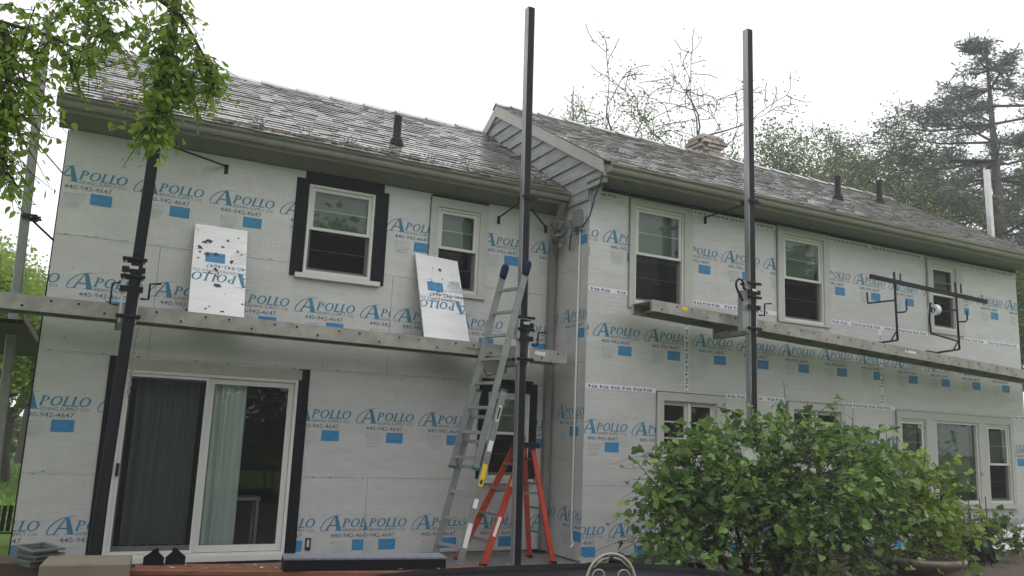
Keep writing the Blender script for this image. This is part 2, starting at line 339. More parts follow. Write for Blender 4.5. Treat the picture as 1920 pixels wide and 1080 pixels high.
def place_logo(cx, cz, rect, holes, parent, Y=0, rot=0, swapX=None):
    """print clipped to its board; boards in the plane x=const pass swapX"""
    x0, x1, z0, z1 = rect
    if cx+LX1 < x0+.02 or cx+LX0 > x1-.02: return
    for h in holes:
        if h[0] <= cx+LX0 and cx+LX1 <= h[1] and h[2] <= cz+LZ0 and cz+LZ1 <= h[3]: return
    me = LOGO
    inside = cx+LX0 >= x0 and cx+LX1 <= x1 and cz+LZ0 >= z0 and cz+LZ1 <= z1
    cut = [h for h in holes if h[0] < cx+LX1 and h[1] > cx+LX0 and h[2] < cz+LZ1 and h[3] > cz+LZ0]
    if not inside or cut:
        bm = bmesh.new(); bm.from_mesh(LOGO)
        def clip(co, no):
            g = bm.verts[:]+bm.edges[:]+bm.faces[:]; bmesh.ops.bisect_plane(bm, geom=g, plane_co=co, plane_no=no, clear_outer=True)
        clip((x0-cx, 0, 0), (-1,0,0)); clip((x1-cx, 0, 0), (1,0,0)); clip((0,0,z0-cz), (0,0,-1)); clip((0,0,z1-cz), (0,0,1))
        for h in cut:                                                                      # opening: keep what lies outside it
            for co, no in [((h[0]-cx,0,0),(1,0,0)), ((h[1]-cx,0,0),(1,0,0)), ((0,0,h[2]-cz),(0,0,1)), ((0,0,h[3]-cz),(0,0,1))]:
                bmesh.ops.bisect_plane(bm, geom=bm.verts[:]+bm.edges[:]+bm.faces[:], plane_co=co, plane_no=no)
            kill = [f for f in bm.faces if h[0] < f.calc_center_median().x+cx < h[1] and h[2] < f.calc_center_median().z+cz < h[3]]
            bmesh.ops.delete(bm, geom=kill, context='FACES')
        if not bm.faces: bm.free(); return
        me = LOGO.copy(); bm.to_mesh(me); bm.free()
    at = (cx, Y-.0015, cz) if swapX is None else (swapX-.0015, -cx, cz)
    o = link('printed_logo', me, parent, at)
    if swapX is not None: o.rotation_euler = (0, 0, R(-90))
    if rot: o.rotation_euler = (0, rot, 0)
    return o
# ---------------------------------------------------------------- setting
g = struct(part('lawn', MB().add([(-300,-300,-.03),(300,-300,-.03),(300,400,-.03),(-300,400,-.03)], [(0,1,2,3)]), 'lawn'))
struct(part('patio', MB().box(-1.0, 5.6, -9, .3, -.028, 0), 'patio'))
struct(part('planting_bed', MB().box(5.62, 15.2, -5.2, -.6, -.028, .012), 'earth'))
# ---------------------------------------------------------------- house
D = -.853; XL, XC, XR_ = -.47, 5.518, 14.45; ZSL, ZSR = 4.49, 4.735
house = thing('house', (5, 0, 0), 'two-storey house clad in white foam boards with wet shingle roofs', 'house')
doorH = (.34, 2.165, .05, 2.0); HL = [doorH, (2.107, 2.92, 3.26, 4.34), (3.76, 4.355, 3.245, 4.33), (4.60, 5.20, .93, 2.01)]
HR = [(6.22, 7.04, 3.25, 4.56), (8.86, 9.68, 3.28, 4.56), (12.15, 12.76, 3.47, 4.54), (6.71, 7.60, 1.26, 2.01), (9.01, 9.97, 1.26, 2.01), (11.25, 13.98, .70, 1.985)]
part('wall', slab(MB(), (XL, XC-.2, 0, ZSL), HL, .026, .20), 'sheathing', house)
part('wall', slab(MB(), (XC+.026, XR_, 0, ZSR), HR, D+.026, D+.20), 'sheathing', house)
part('wall', slab(MB(), (D+.201, .8, 0, 4.6), [], .026, .2, swap=XC), 'sheathing', house)
part('wall', slab(MB(), (.201, 5.0, 0, ZSL), [], .002, .2, swap=XL), 'sheathing', house)
part('wall', slab(MB(), (D+.201, 4.85, 0, ZSR), [], -.2, -.002, swap=XR_), 'sheathing', house)
part('wall', MB().box(XL+.2, 5.7, 4.8, 4.999, 0, ZSL).box(5.71, XR_-.2, 4.65, 4.849, 0, ZSR), 'sheathing', house)
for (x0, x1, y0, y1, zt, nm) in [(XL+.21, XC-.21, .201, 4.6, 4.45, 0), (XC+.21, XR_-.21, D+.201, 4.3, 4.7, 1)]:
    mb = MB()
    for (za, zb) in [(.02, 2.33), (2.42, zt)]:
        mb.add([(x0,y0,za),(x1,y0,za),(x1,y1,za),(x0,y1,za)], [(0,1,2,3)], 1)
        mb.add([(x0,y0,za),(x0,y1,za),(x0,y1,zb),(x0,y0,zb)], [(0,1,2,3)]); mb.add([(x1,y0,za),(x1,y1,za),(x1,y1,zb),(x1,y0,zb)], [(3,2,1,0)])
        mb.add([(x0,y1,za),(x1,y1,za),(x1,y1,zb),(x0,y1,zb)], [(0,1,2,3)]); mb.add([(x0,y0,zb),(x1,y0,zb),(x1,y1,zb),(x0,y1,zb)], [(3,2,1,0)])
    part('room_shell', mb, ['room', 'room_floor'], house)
# foam boards: (rect, first print x, print z)
gap = .004
BL = [((XL, 2.6, 3.362, ZSL), -.084, 3.765), ((2.6, 4.47, 3.362, ZSL), 3.57, 3.765), ((4.47, XC, 3.362, ZSL), 4.844, 3.765),
      ((XL, .55, 2.143, 3.358), .185, 2.64), ((.55, 3.22, 2.143, 3.358), .97, 2.64), ((3.22, XC, 2.143, 3.358), 3.746, 2.64),
      ((XL, 1.3, .922, 2.139), -.164, 1.387), ((1.3, 4.9, .922, 2.139), 2.588, 1.387), ((4.9, XC, .922, 2.139), 5.322, 1.387),
      ((XL, 1.0, .05, .918), .305, .160), ((1.0, 3.075, .05, .918), 2.262, .158), ((3.075, XC, .05, .918), 3.364, .158)]
for rc, px, pz in BL:
    r2 = (rc[0]+gap/2, rc[1]-gap/2, rc[2], rc[3])
    p = part('foam_panel', slab(MB(), r2, HL, 0, .025), 'foam', house)
    for k in range(-8, 9): place_logo(px+.785*k, pz, r2, HL, p)
XT1, XT2 = onY(1287, 670, D).x, onY(1653, 720, D).x
BR = [((XC, 6.65, 3.363, ZSR), 5.43, 3.84), ((6.65, 9.3, 3.363, ZSR), 7.409, 3.84), ((9.3, 12.45, 3.363, ZSR), 10.041, 3.84), ((12.45, XR_, 3.363, ZSR), 13.0, 3.84),
      ((XC, XT1, 2.129, 3.359), 6.105, 2.605), ((XT1, XT2, 2.129, 3.359), 6.895, 2.605), ((XT2, XR_, 2.129, 3.359), 11.62, 2.6),
      ((XC, 8.4, .912, 2.125), 5.934, 1.383), ((8.4, 11.9, .912, 2.125), 10.612, 1.37), ((11.9, XR_, .912, 2.125), 14.281, 1.375),
      ((XC, 8.1, .0, .908), 5.618, .130), ((8.1, 11.2, 0, .908), 8.0, .12), ((11.2, XR_, 0, .908), 13.08, .16)]
for rc, px, pz in BR:
    r2 = (rc[0]+gap/2, rc[1]-gap/2, rc[2], rc[3])
    p = part('foam_panel', slab(MB(), r2, HR, D, D+.025), 'foam', house)
    for k in range(-10, 11): place_logo(px+.785*k, pz, r2, HR, p, D)
# return wall between the two wings (local x runs from the inner corner to the front: x = -Y)
for (z0, z1), px, pz in [((.02, 1.2), .77, .30), ((1.204, 2.42), .62, 1.56), ((2.424, 3.64), .70, 2.80), ((3.644, 4.66), .70, 4.02)]:
    p = part('foam_panel', slab(MB(), (D+.001, -.001, z0, z1), [], 0, .025, swap=XC), 'foam', house)
    for k in (-1, 0, 1): place_logo(px+.785*k, pz, (.002, -D-.002, z0, z1), [], p, swapX=XC)
# tape on the board seams of the right wing
def tape_glyphs(mb, x0, x1, z, Y, vert=False):
    t = x0+.02
    while t < x1-.16:
        g = MB(); g.add([(0,0,.0),(.022,0,.018),(.044,0,0),(.028,0,0),(.028,0,-.016),(.016,0,-.016),(.016,0,0)], [(0,1,2,3,4,5,6)])
        add_text(g, 'ICR', .05, -.017, .062, .028, 0, 0, 0, .045)
        
        vs = [((t+a*1.35, Y, z+c*1.2-.001) if not vert else (z-c*1.3, Y, t+a*1.35)) for a, b_, c in g.v]
        mb.add(vs, g.f, 0); t += .168+random.uniform(-.012, .012)
        if random.random() < .12: t += .07
def tape(x0, x1, z, hgt=.062, vert=False, mt='tape'):
    mb = MB()
    if vert: mb.box(z-hgt/2, z+hgt/2, D-.0030, D-.0018, x0, x1)
    else: mb.box(x0, x1, D-.0032, D-.0020, z-hgt/2, z+hgt/2)
    o = part('seam_tape', mb, mt, house)
    g = MB(); tape_glyphs(g, x0, x1, z, D-.0040, vert); part('tape_print', g, 'tape_print', o)['kind'] = 'stuff'
for a, b in [(XC+.01, 6.13), (7.19, 8.74), (9.83, 12.02), (12.93, XR_-.02)]: tape(a, b, 3.361)
for a, b in [(XC+.01, 6.60), (7.78, 8.89), (10.06, 11.17), (14.09, XR_)]: tape(a, b, 2.127)
tape(2.16, 3.33, XT1, .066, True); tape(2.16, 3.33, XT2, .066, True)
for a, b in [(XC+.08, 6.12), (7.2, 8.73), (9.84, 12.0), (12.95, XR_)]: tape(a, b, 4.628, .075, mt='tape')
part('soffit_strip', MB().box(XC+.03, XR_, D-.006, D-.001, 4.672, 4.727), 'black_flashing', house)
# staples and torn bits along the left wing's seams
mb = MB()
for z, x0, x1 in [(3.36, -.4, 5.4), (2.141, -.4, 5.4), (.92, -.4, .15), (.92, 2.4, 3.2)]:
    x = x0
    while x < x1:
        s_ = random.uniform(.012, .03); y = -.002-random.uniform(0, .004); dz = random.uniform(-.02, .012)
        if not (2.0 < x < 3.05 and z > 3): mb.add([(x,y,z+dz),(x+s_,y-.006,z+dz+s_*.5),(x+s_*2,y,z+dz+.002),(x+s_,y-.001,z+dz+s_*.2)], [(0,1,2,3)])
        x += random.choice([.09, .2, .33, .5])
for _ in range(46):
    x = random.uniform(XL+.1, XC-.1); z = random.uniform(.2, 4.3); s_ = random.uniform(.004, .014)
    if any(h[0]-.2 < x < h[1]+.2 and h[2]-.2 < z < h[3]+.2 for h in HL): continue
    mb.add([(x, -.0025, z), (x+s_, -.0025, z-s_*.3), (x+s_*1.3, -.0025, z+s_*.5), (x+s_*.3, -.0025, z+s_*.8)], [(0,1,2,3)])
part('torn_film_flecks', mb, 'print_dark', house)['kind'] = 'stuff'
for xa, xb, za in ((XL, 1.94, 3.353), (3.1, 3.65, 3.353), (4.48, XC-.01, 3.353), (XL, XC-.01, 2.134), (XL, .18, .914), (2.3, 4.46, .914)): part('seam_lip', MB().box(xa, xb, -.004, -.001, za, za+.006), 'foam_offcut', house)
# ---------------------------------------------------------------- windows
def frame4(mb, x0, x1, z0, z1, t, y0, y1, m=0, tb=None, tt=None):
    tb = t if tb is None else tb; tt = t if tt is None else tt
    mb.box(x0, x0+t, y0, y1, z0, z1, m); mb.box(x1-t, x1, y0, y1, z0, z1, m)
    mb.box(x0+t, x1-t, y0+.001, y1, z0, z0+tb, m); mb.box(x0+t, x1-t, y0+.001, y1, z1-tt, z1, m)
def pane(x0, x1, z0, z1, y, par, m='glass', nm='pane'): return part(nm, MB().add([(x0,y,z0),(x1,y,z0),(x1,y,z1),(x0,y,z1)], [(0,1,2,3)]), m, par)
def dh_unit(par, x0, x1, z0, z1, zm, Y, shade=.5, bars=True, scr=True):
    """double-hung unit: outer upper sash, inner lower sash with insect screen"""
    mb = MB(); frame4(mb, x0, x1, z0, z1, .032, Y-.012, Y+.09, tb=.04); part('frame', mb, 'vinyl', par)
    a, b = x0+.033, x1-.033
    mb = MB(); frame4(mb, a, b, zm-.018, z1-.034, .042, Y+.004, Y+.03, tb=.034); part('upper_sash', mb, 'vinyl', par)
    mb = MB(); frame4(mb, a, b, z0+.042, zm+.012, .034, Y+.045, Y+.07); part('lower_sash', mb, 'vinyl', par)
    pane(a+.042, b-.042, zm+.016, z1-.076, Y+.018, par); pane(a+.034, b-.034, z0+.075, zm-.022, Y+.058, par)
    if scr: pane(a, b, z0+.042, zm-.018, Y+.034, par, 'screen', 'insect_screen')
    if bars:
        zc = (zm+z1-.06)/2; part('grille_bar', MB().box(a+.043, b-.043, Y+.020, Y+.026, zc-.006, zc+.006), 'vinyl', par)
        zc = (zm+z0+.05)/2; part('grille_bar', MB().box(a+.035, b-.035, Y+.060, Y+.066, zc-.006, zc+.006), 'vinyl', par)
    if shade: part('window_shade', MB().box(a+.03, b-.03, Y+.10, Y+.105, z1-.07-(z1-z0)*shade, z1-.05), 'shade_cloth', par)
def casing(par, x0, x1, z0, z1, hole, Y, d=.035, sill=True, m='casing'):
    hx0, hx1, hz0, hz1 = hole
    mb = MB(); mb.box(x0, hx0-.001, Y-d, Y-.001, z0, z1); mb.box(hx1+.001, x1, Y-d, Y-.001, z0, z1)
    mb.box(hx0-.001, hx1+.001, Y-d+.002, Y-.001, hz1+.001, z1); mb.box(hx0-.001, hx1+.001, Y-d+.002, Y-.001, z0, hz0-.001)
    # jamb returns
    mb.box(hx0-.001, hx0+.004, Y-d+.004, Y+.02, hz0, hz1); mb.box(hx1-.004, hx1+.001, Y-d+.004, Y+.02, hz0, hz1)
    part('casing', mb, m, par)
    part('joint_line', MB().box(x0-.006, x0-.0005, Y-.004, Y-.001, z0, z1+.006).box(x1+.0005, x1+.006, Y-.004, Y-.001, z0, z1).box(x0, x1, Y-.004, Y-.001, z1+.001, z1+.008), 'black_flashing', par)
    if sill: part('sill', MB().box(x0-.02, x1+.02, Y-d-.03, Y-.001, z0-.035, z0-.001), m, par)
def window(label, x0, z0, Y): o = sub('window', (x0, Y, z0), house); o['label'] = label; return o
wn = window('double-hung window framed in black flashing, upper storey', 2.5, 3.2, 0)
dh_unit(wn, *HL[1], 3.81, 0, .46)
for bx in ((1.95, 2.10, -.012, -.002, 3.215, 4.40), (2.05, 3.03, -.016, -.005, 4.342, 4.49), (2.93, 3.095, -.020, -.002, 3.215, 4.385)): part('flashing', MB().box(*bx), 'black_flashing', wn)
part('sill', MB().box(2.01, 3.04, -.06, -.001, 3.195, 3.25), 'vinyl', wn)
wn = window('narrow double-hung window with cream casing, upper storey', 4.05, 3.2, 0)
dh_unit(wn, *HL[2], 3.81, 0, .47); casing(wn, 3.66, 4.47, 3.19, 4.45, HL[2], 0, sill=False)
part('drip_cap', MB().box(3.665, 4.465, -.04, -.002, 4.452, 4.475), 'black_flashing', wn)
wn = window('ground-floor window in black flashing behind the ladders', 4.9, .9, 0)
dh_unit(wn, *HL[3], 1.5, 0, .5)
for bx in ((4.47, 4.595, -.012, -.002, .92, 2.14), (4.50, 5.24, -.016, -.005, 2.015, 2.185), (5.205, 5.31, -.020, -.002, .88, 2.15)): part('flashing', MB().box(*bx), 'black_flashing', wn)
part('sill', MB().box(4.52, 5.27, -.06, -.001, .875, .928), 'vinyl', wn)
for hole, cs, zm, lab in [(HR[0], (6.14, 7.18, 3.18, 4.645), 3.92, 'upper window beside the inner corner, over the plank end'), (HR[1], (8.75, 9.80, 3.25, 4.67), 3.925, 'upper window reflecting bare branches'), (HR[2], (12.05, 12.92, 3.40, 4.62), 4.05, 'small upper window behind the guard rail bracket')]:
    wn = window(lab, hole[0], hole[2], D); dh_unit(wn, *hole, zm, D, .5); casing(wn, *cs, hole, D, sill=False)
def casement(lab, hole, cs):
    wn = window(lab, hole[0], hole[2], D); x0, x1, z0, z1 = hole
    mb = MB(); frame4(mb, x0, x1, z0, z1, .02, D+.0, D+.09); xm = (x0+x1)/2; mb.box(xm-.02, xm+.02, D+.002, D+.088, z0+.02, z1-.02); part('frame', mb, 'vinyl', wn)
    for a, b in [(x0+.021, xm-.021), (xm+.021, x1-.021)]:
        mb = MB(); frame4(mb, a, b, z0+.021, z1-.021, .035, D+.03, D+.065); part('sash', mb, 'vinyl', wn)
        h = (z1-z0-.112)/3
        for k in range(3): pane(a+.036, b-.036, z0+.058+h*k, z0+.05+h*(k+1), D+.05, wn)
        for k in (1, 2): part('muntin', MB().box(a+.036, b-.036, D+.036, D+.062, z0+.046+h*k, z0+.062+h*k), 'vinyl', wn)
    casing(wn, *cs, hole, D, sill=True)
casement('paired casement window left of the shrub', HR[3], (6.615, 7.766, 1.165, 2.115)); casement('casement window half hidden by the shrub', HR[4], (8.91, 10.05, 1.165, 2.11))
wn = window('wide three-part window with a green shade', 12.6, .7, D)
dh_unit(wn, 11.25, 11.85, .70, 1.985, 1.33, D, .5); dh_unit(wn, 13.37, 13.98, .70, 1.985, 1.33, D, .5)
mb = MB(); frame4(mb, 12.08, 13.14, .70, 1.985, .04, D-.01, D+.08); part('frame', mb, 'vinyl', wn); pane(12.12, 13.10, .74, 1.945, D+.03, wn)
part('window_shade', MB().box(12.13, 13.06, D+.10, D+.105, .87, 1.94), 'shade_cloth', wn)
for xa in (11.851, 13.141): part('mullion', MB().box(xa, xa+.228, D-.03, D+.1, .70, 1.985), 'casing', wn)
casing(wn, 11.18, 14.07, .655, 2.10, HR[5], D, sill=True)
# sliding door
dr = sub('sliding_door', (1.25, 0, .05), house)
mb = MB(); frame4(mb, *doorH, .035, -.03, .12, tb=.06); part('frame', mb, 'vinyl', dr)
part('threshold', MB().box(.34, 2.17, -.09, -.031, .03, .085), 'vinyl', dr)
mb = MB(); frame4(mb, 1.20, 2.128, .115, 1.962, .06, .0, .035, tb=.07); part('fixed_panel', mb, 'vinyl', dr); pane(1.26, 2.068, .186, 1.90, .018, dr)
mb = MB(); frame4(mb, .378, 1.275, .115, 1.962, .05, .05, .085, tb=.07); part('sliding_panel', mb, 'vinyl', dr); pane(.43, 1.222, .186, 1.91, .068, dr)
mb = MB(); frame4(mb, .378, 1.20, .113, 1.96, .03, -.025, -.012, tb=.03); sp = part('screen_door', mb, 'vinyl', dr); pane(.41, 1.168, .145, 1.93, -.018, sp, 'screen', 'insect_screen')
part('handle', MB().box(.372, .40, -.065, -.026, .90, 1.03), 'black_metal', sp)
part('head_board', MB().box(.36, 2.20, -.028, -.002, 2.003, 2.115), 'tan_board', dr)
for xa, xb in ((.19, .339), (2.166, 2.295)): part('flashing', MB().box(xa, xb, -.014, -.002, .06, 2.13), 'black_flashing', dr)
# curtains hang inside the door
def curtain(x0, x1, z0, z1, y, label, folds):
    mb = MB(); n = 60; vs = []
    for i in range(n+1):
        t = i/n; x = x0+(x1-x0)*t; yy = y+.035*math.sin(t*folds*2*math.pi)+.01*math.sin(t*23); vs += [(x+.02*math.sin(t*9), yy, z0), (x, yy*.5+y*.5, z1)]
    mb.add(vs, [(2*i, 2*i+2, 2*i+3, 2*i+1) for i in range(n)], 0, True); o = part('curtain', mb, 'curtain'); tag(o, label, 'curtain', 'curtains behind the sliding door'); return o
curtain(1.29, 1.63, .16, 1.95, .13, 'pale drawn-back curtain behind the clear door pane', 3); curtain(.50, 1.15, .16, 1.95, .32, 'grey curtain behind the dark screened door half', 6)
st = thing('side_stool', (1.80, .75, .02), 'white-topped slender stool standing inside the glass door', 'stool')
part('seat', MB().box(1.62, 1.98, .6, .9, .60, .635), 'vinyl', st)
for dx, dy in [(1.645, .62), (1.955, .62), (1.645, .88), (1.955, .88)]: part('leg', MB().bar((dx, dy, .02), (dx, dy, .599), .03, .03), 'vinyl', st)
# ---------------------------------------------------------------- roofs
SL, SR = .606, .570
LE, LR_ = (-.42, 4.72), (2.5, 6.49)         # (Y, Z) of eave edge and ridge, left wing
RE, RR_ = (-1.35, 4.89), (2.0, 6.80)        # right wing
XLA, XLB, XRA, XRB = -.56, 5.49, 5.44, 14.75
roofs = []
def gable_roof(nm, E_, G, xa, xb, lab):
    r = sub('roof', ((xa+xb)/2, G[0], E_[1]), house); r['label'] = lab
    (ye, ze), (yr, zr) = E_, G; t = .05
    back = 2*yr-ye
    mb = MB()
    for y0, y1 in ((ye, yr), (back, yr)):
        vs = [(xa+.05, y0, ze), (xb-.03, y0, ze), (xb-.03, y1, zr), (xa+.05, y1, zr)]; vs += [(x, y, z-t) for x, y, z in vs]
        mb.add(vs, [(0,1,2,3), (7,6,5,4), (0,4,5,1), (1,5,6,2), (2,6,7,3), (3,7,4,0)])
    part('roof_deck', mb, 'roof_deck', r); return r
rl = gable_roof('l', LE, LR_, XLA, 7.5, 'shingled roof of the set-back wing'); rr = gable_roof('r', RE, RR_, XRA, XRB, 'shingled roof of the projecting wing')
# shingles: courses of tabs of uneven width, each a thin wedge
def shingles(E_, G, xa, xb, xend=None, seed=1):
    rs = random.Random(seed); (ye, ze), (yr, zr) = E_, G; ln = math.hypot(yr-ye, zr-ze); dy, dz = (yr-ye)/ln, (zr-ze)/ln; ny, nz_ = -dz, dy
    out = []; ex = .138; k = 0; s0 = -.03
    while s0 < ln-.02:
        x = xa-rs.uniform(0, .2)
        while x < xb:
            w_ = rs.choice([.09, .12, .15, .18, .22, .28])*rs.uniform(.85, 1.15); a, b = max(x, xa)+.002, min(x+w_, xb)-.002; x += w_
            if b-a < .03: continue
            lf = .012+rs.uniform(0, .010); dr_ = rs.uniform(-.012, .010); s1 = min(s0+ex+.05, ln-.005); st_ = s0+dr_; th = .011
            def P(xx, s, h): return (xx, ye+dy*s+ny*h, ze+dz*s+nz_*h)
            tw = 0
            out.append([P(a, st_, lf-th), P(b, st_, lf-th+tw), P(b, s1, .0005), P(a, s1, .0005), P(a, st_, lf), P(b, st_, lf+tw), P(b, s1, .004), P(a, s1, .004)])
        s0 += ex; k += 1
    return out
SF = [(4,5,6,7), (0,1,5,4), (1,2,6,5), (3,0,4,7)]
Ls = shingles(LE, LR_, XLA, 7.3, seed=3); Rs = shingles(RE, RR_, XRA, XRB, seed=5)
# the set-back roof stops against the gable of the projecting one
Ls = [s for s in Ls if max(p[0] for p in s) < XC-.01 or min(p[1] for p in s) > 2.6]
allsh = [(depth(s[4]), 0, s) for s in Ls if max(p[0] for p in s) < XC] + [(depth(s[4]), 1, s) for s in Rs]
allsh.sort(key=lambda t: t[0]); near = allsh[:300]; far = allsh[300:]
for d, wh, s in near: part('shingle', MB().add(s, SF), 'shingle', (rl, rr)[wh])
for wh in (0, 1):
    mb = MB()
    for d, w2, s in far:
        if w2 == wh: mb.add(s, SF)
    o = part('shingle_courses', mb, 'shingle', (rl, rr)[wh]); o['kind'] = 'stuff'
# ridge caps
for r, G, xa, xb in ((rl, LR_, XLA, 5.6), (rr, RR_, XRA, XRB)):
    x = xa; mb = MB(); i = 0
    while x < xb:
        y, z = G; h = .022+.012*(i % 2); sl = SL if r is rl else SR
        vs = [(x, y-.13, z-.13*sl+h), (x+.30, y-.13, z-.13*sl+h-.012), (x, y, z+h+.012), (x+.30, y, z+h), (x, y+.13, z-.13*sl+h), (x+.30, y+.13, z-.13*sl+h-.012)]
        vs2 = [(a, b, c-.016) for a, b, c in vs]
        part('ridge_cap', MB().add(vs+vs2, [(0,1,3,2), (2,3,5,4), (0,2,8,6), (2,4,10,8), (0,6,7,1), (1,7,9,3), (3,9,11,5)]), 'ridge', r); x += .262; i += 1
# snow guards: wire three-loop guards standing on the shingles
def guard_mesh():
    mb = MB(); mb.box(-.035, .035, -.05, .05, 0, .006)
    for a in (-50, 0, 50):
        c, s = math.cos(R(a)), math.sin(R(a)); pts = []
        for j in range(9):
            t = math.pi*2*j/8; px, pz = .028*math.cos(t), .062+.045*math.sin(t); pts.append((px*.9+s*pz, .02, .012+c*pz))
        mb.tube(pts, .0065, 4)
    mb.tube([(-.06, -.03, .01), (-.03, -.005, .06), (0, .0, .075), (.03, -.005, .06), (.06, -.03, .01)], .006, 4)
    return mb.mesh('snow_guard', ['steel'])
GM = guard_mesh(); GMD = GM.copy(); GMD.materials[0] = M['pole_metal']
pL, nL = (0, LE[0], LE[1]), (0, -SL, 1); pR, nR = (0, RE[0], RE[1]), (0, -SR, 1)
for a, b in [(200, 172), (283, 190), (397, 214), (485, 238), (572, 252), (655, 274), (735, 292), (806, 303), (868, 312), (882, 322), (942, 327), (998, 333), (1016, 345)]:
    p = onP(a, b, pL, nL); p.y = max(p.y, LE[0]+.06); p.z = LE[1]+SL*(p.y-LE[0])+.012
    o = link('snow_guard', GM, rl, p); o.rotation_euler = (math.atan(SL), 0, random.uniform(-.3, .3)); o.scale = (.95, .95, .95)
for a, b in [(1141, 282), (1168, 300), (1212, 305), (1250, 308), (1316, 330), (1353, 332), (1384, 346), (1446, 353), (1480, 370), (1508, 371), (1536, 373), (1572, 387), (1595, 390), (1620, 391), (1655, 406), (1677, 409), (1698, 410), (1733, 425), (1751, 425), (1768, 425), (1805, 440), (1821, 442), (1833, 441), (1870, 455), (1885, 456), (1897, 456)]:
    p = onP(a, b, pR, nR); p.z += .012
    o = link('snow_guard', GMD, rr, p); o.rotation_euler = (math.atan(SR), 0, random.uniform(-.3, .3)); o.scale = (.72, .72, .72)
# vent pipes
for (x, y, z, top), r in [((3.23, .267, 5.13, 5.53), rl), ((10.93, -.084, 5.60, 6.03), rr), ((13.18, .895, 6.16, 6.60), rr)]:
    v = sub('vent_pipe', (x, y, z), r)
    mb = MB(); mb.lathe([(.052, -.1), (.052, top-z), (.043, top-z), (.043, -.1)], (x, y, z), 16); mb.lathe([(.11, -.08), (.085, .06), (.058, .11), (.053, .112)], (x, y, z), 16)
    WP.pop(v.name); bpy.data.objects.remove(v); part('vent_pipe', mb, 'pipe_black', r)
# leaf litter caught above the gutter
mb = MB()
def litter(mb, n, xa, xb, E_, s, spread):
    for _ in range(n):
        x = random.uniform(xa, xb); t = abs(random.gauss(0, spread)); y = E_[0]+.02+t; z = E_[1]+s*(y-E_[0])+.026
        a = random.uniform(0, 6.28); l = random.uniform(.012, .035); h = random.uniform(0, .012)
        mb.add([(x+l*math.cos(a+k*1.57), y+l*.6*math.sin(a+k*1.57), z+h+s*l*.6*math.sin(a+k*1.57)) for k in range(4)], [(0,1,2,3)])
litter(mb, 260, -.2, .5, LE, SL, .06); litter(mb, 520, .9, 2.6, LE, SL, .07); litter(mb, 260, 2.4, 3.4, LE, SL, .10); litter(mb, 260, 3.5, 5.4, LE, SL, .08); litter(mb, 160, 4.9, 5.45, LE, SL, .3)
o = part('leaf_litter', mb, 'litter', rl); o['kind'] = 'stuff'
# eaves: sloping soffit, fascia, K-style gutter
def gutter(mb, xa, xb, yb, zt):
    pf = [(0, 0), (0, -.115), (-.075, -.118), (-.088, -.095), (-.092, -.06), (-.118, -.035), (-.122, 0), (-.112, 0), (-.108, -.03), (-.084, -.055), (-.078, -.105), (-.008, -.105), (-.008, 0)]
    k = len(pf); vs = [(xa, yb+y, zt+z) for y, z in pf]+[(xb, yb+y, zt+z) for y, z in pf]
    mb.add(vs, [(i, (i+1) % k, k+(i+1) % k, k+i) for i in range(k)])
    for x in (xa, xb-.003): mb.box(x, x+.003, yb-.119, yb, zt-.117, zt-.001)
mb = MB(); gutter(mb, -.60, 5.47, -.315, 4.72); part('gutter', mb, 'gutter', house)
mb = MB(); gutter(mb, 5.49, 14.8, -1.262, 4.885); part('gutter', mb, 'gutter', house)
part('fascia', MB().box(-.57, 5.46, -.312, -.285, 4.575, 4.70), 'fascia', house); part('fascia', MB().box(5.46, 14.75, -1.258, -1.232, 4.735, 4.87), 'fascia', house)
part('soffit', MB().add([(-.57,-.284,4.60),(5.50,-.284,4.60),(5.50,.02,4.492),(-.57,.02,4.492),(-.57,-.284,4.63),(5.50,-.284,4.63),(5.50,.02,4.522),(-.57,.02,4.522)], [(0,1,2,3),(7,6,5,4),(0,4,5,1),(1,5,6,2),(2,6,7,3),(3,7,4,0)]), 'soffit', house)
part('soffit', MB().box(5.47, 14.7, -1.231, D+.02, 4.737, 4.757), 'soffit', house)
part('corner_edge', MB().box(XL-.012, XL-.001, -.004, .03, .05, 4.48), 'black_flashing', house)
# gable of the projecting wing above the lower roof: lap boards between rake boards
gx = XC-.012; yr, zr = RR_
def roofz(y): return RR_[1]-SR*abs(y-RR_[0])
def lowz(y): return LE[1]+SL*(min(y, LR_[0])-LE[0])+.02 if y > LE[0] else 4.60
gs = sub('gable_siding', (gx, 1, 4.7), house)
part('backing', MB().add([(gx+.03, -1.23, 4.737), (gx+.03, 2.0, roofz(2.0)-.1), (gx+.03, 5.2, 4.737), (gx+.03, .5, 4.3), (gx+.03, D+.03, 4.3)], [(0,1,2,3,4)]), 'gable_board', gs)
z = 4.66; hb = .205
while z < 6.75:
    ya = RR_[0]-(RR_[1]-.09-z)/SR; yb = RR_[0]+(RR_[1]-.09-z)/SR; ya2 = RR_[0]-(RR_[1]-.09-(z+hb))/SR; yb2 = RR_[0]+(RR_[1]-.09-(z+hb))/SR
    if z < 4.74: ya = -1.23
    zt_ = z+hb
    if ya2 > yb2: ya2, yb2, zt_ = RR_[0]-.01, RR_[0]+.01, RR_[1]-.1
    if zt_ < z+.03: break
    x0 = gx-.028
    vs = [(x0, ya, z), (x0, yb, z), (x0+.022, yb2, zt_), (x0+.022, ya2, zt_), (gx+.025, ya, z), (gx+.025, yb, z), (gx+.025, yb2, zt_), (gx+.025, ya2, zt_)]
    part('siding_board', MB().add(vs, [(0,1,2,3), (7,6,5,4), (0,4,5,1), (1,5,6,2), (2,6,7,3), (3,7,4,0)]), 'gable_board', gs); z += hb
part('siding_board', MB().box(gx-.02, gx+.02, -.85, -.30, 4.52, 4.66), 'gable_board', gs)
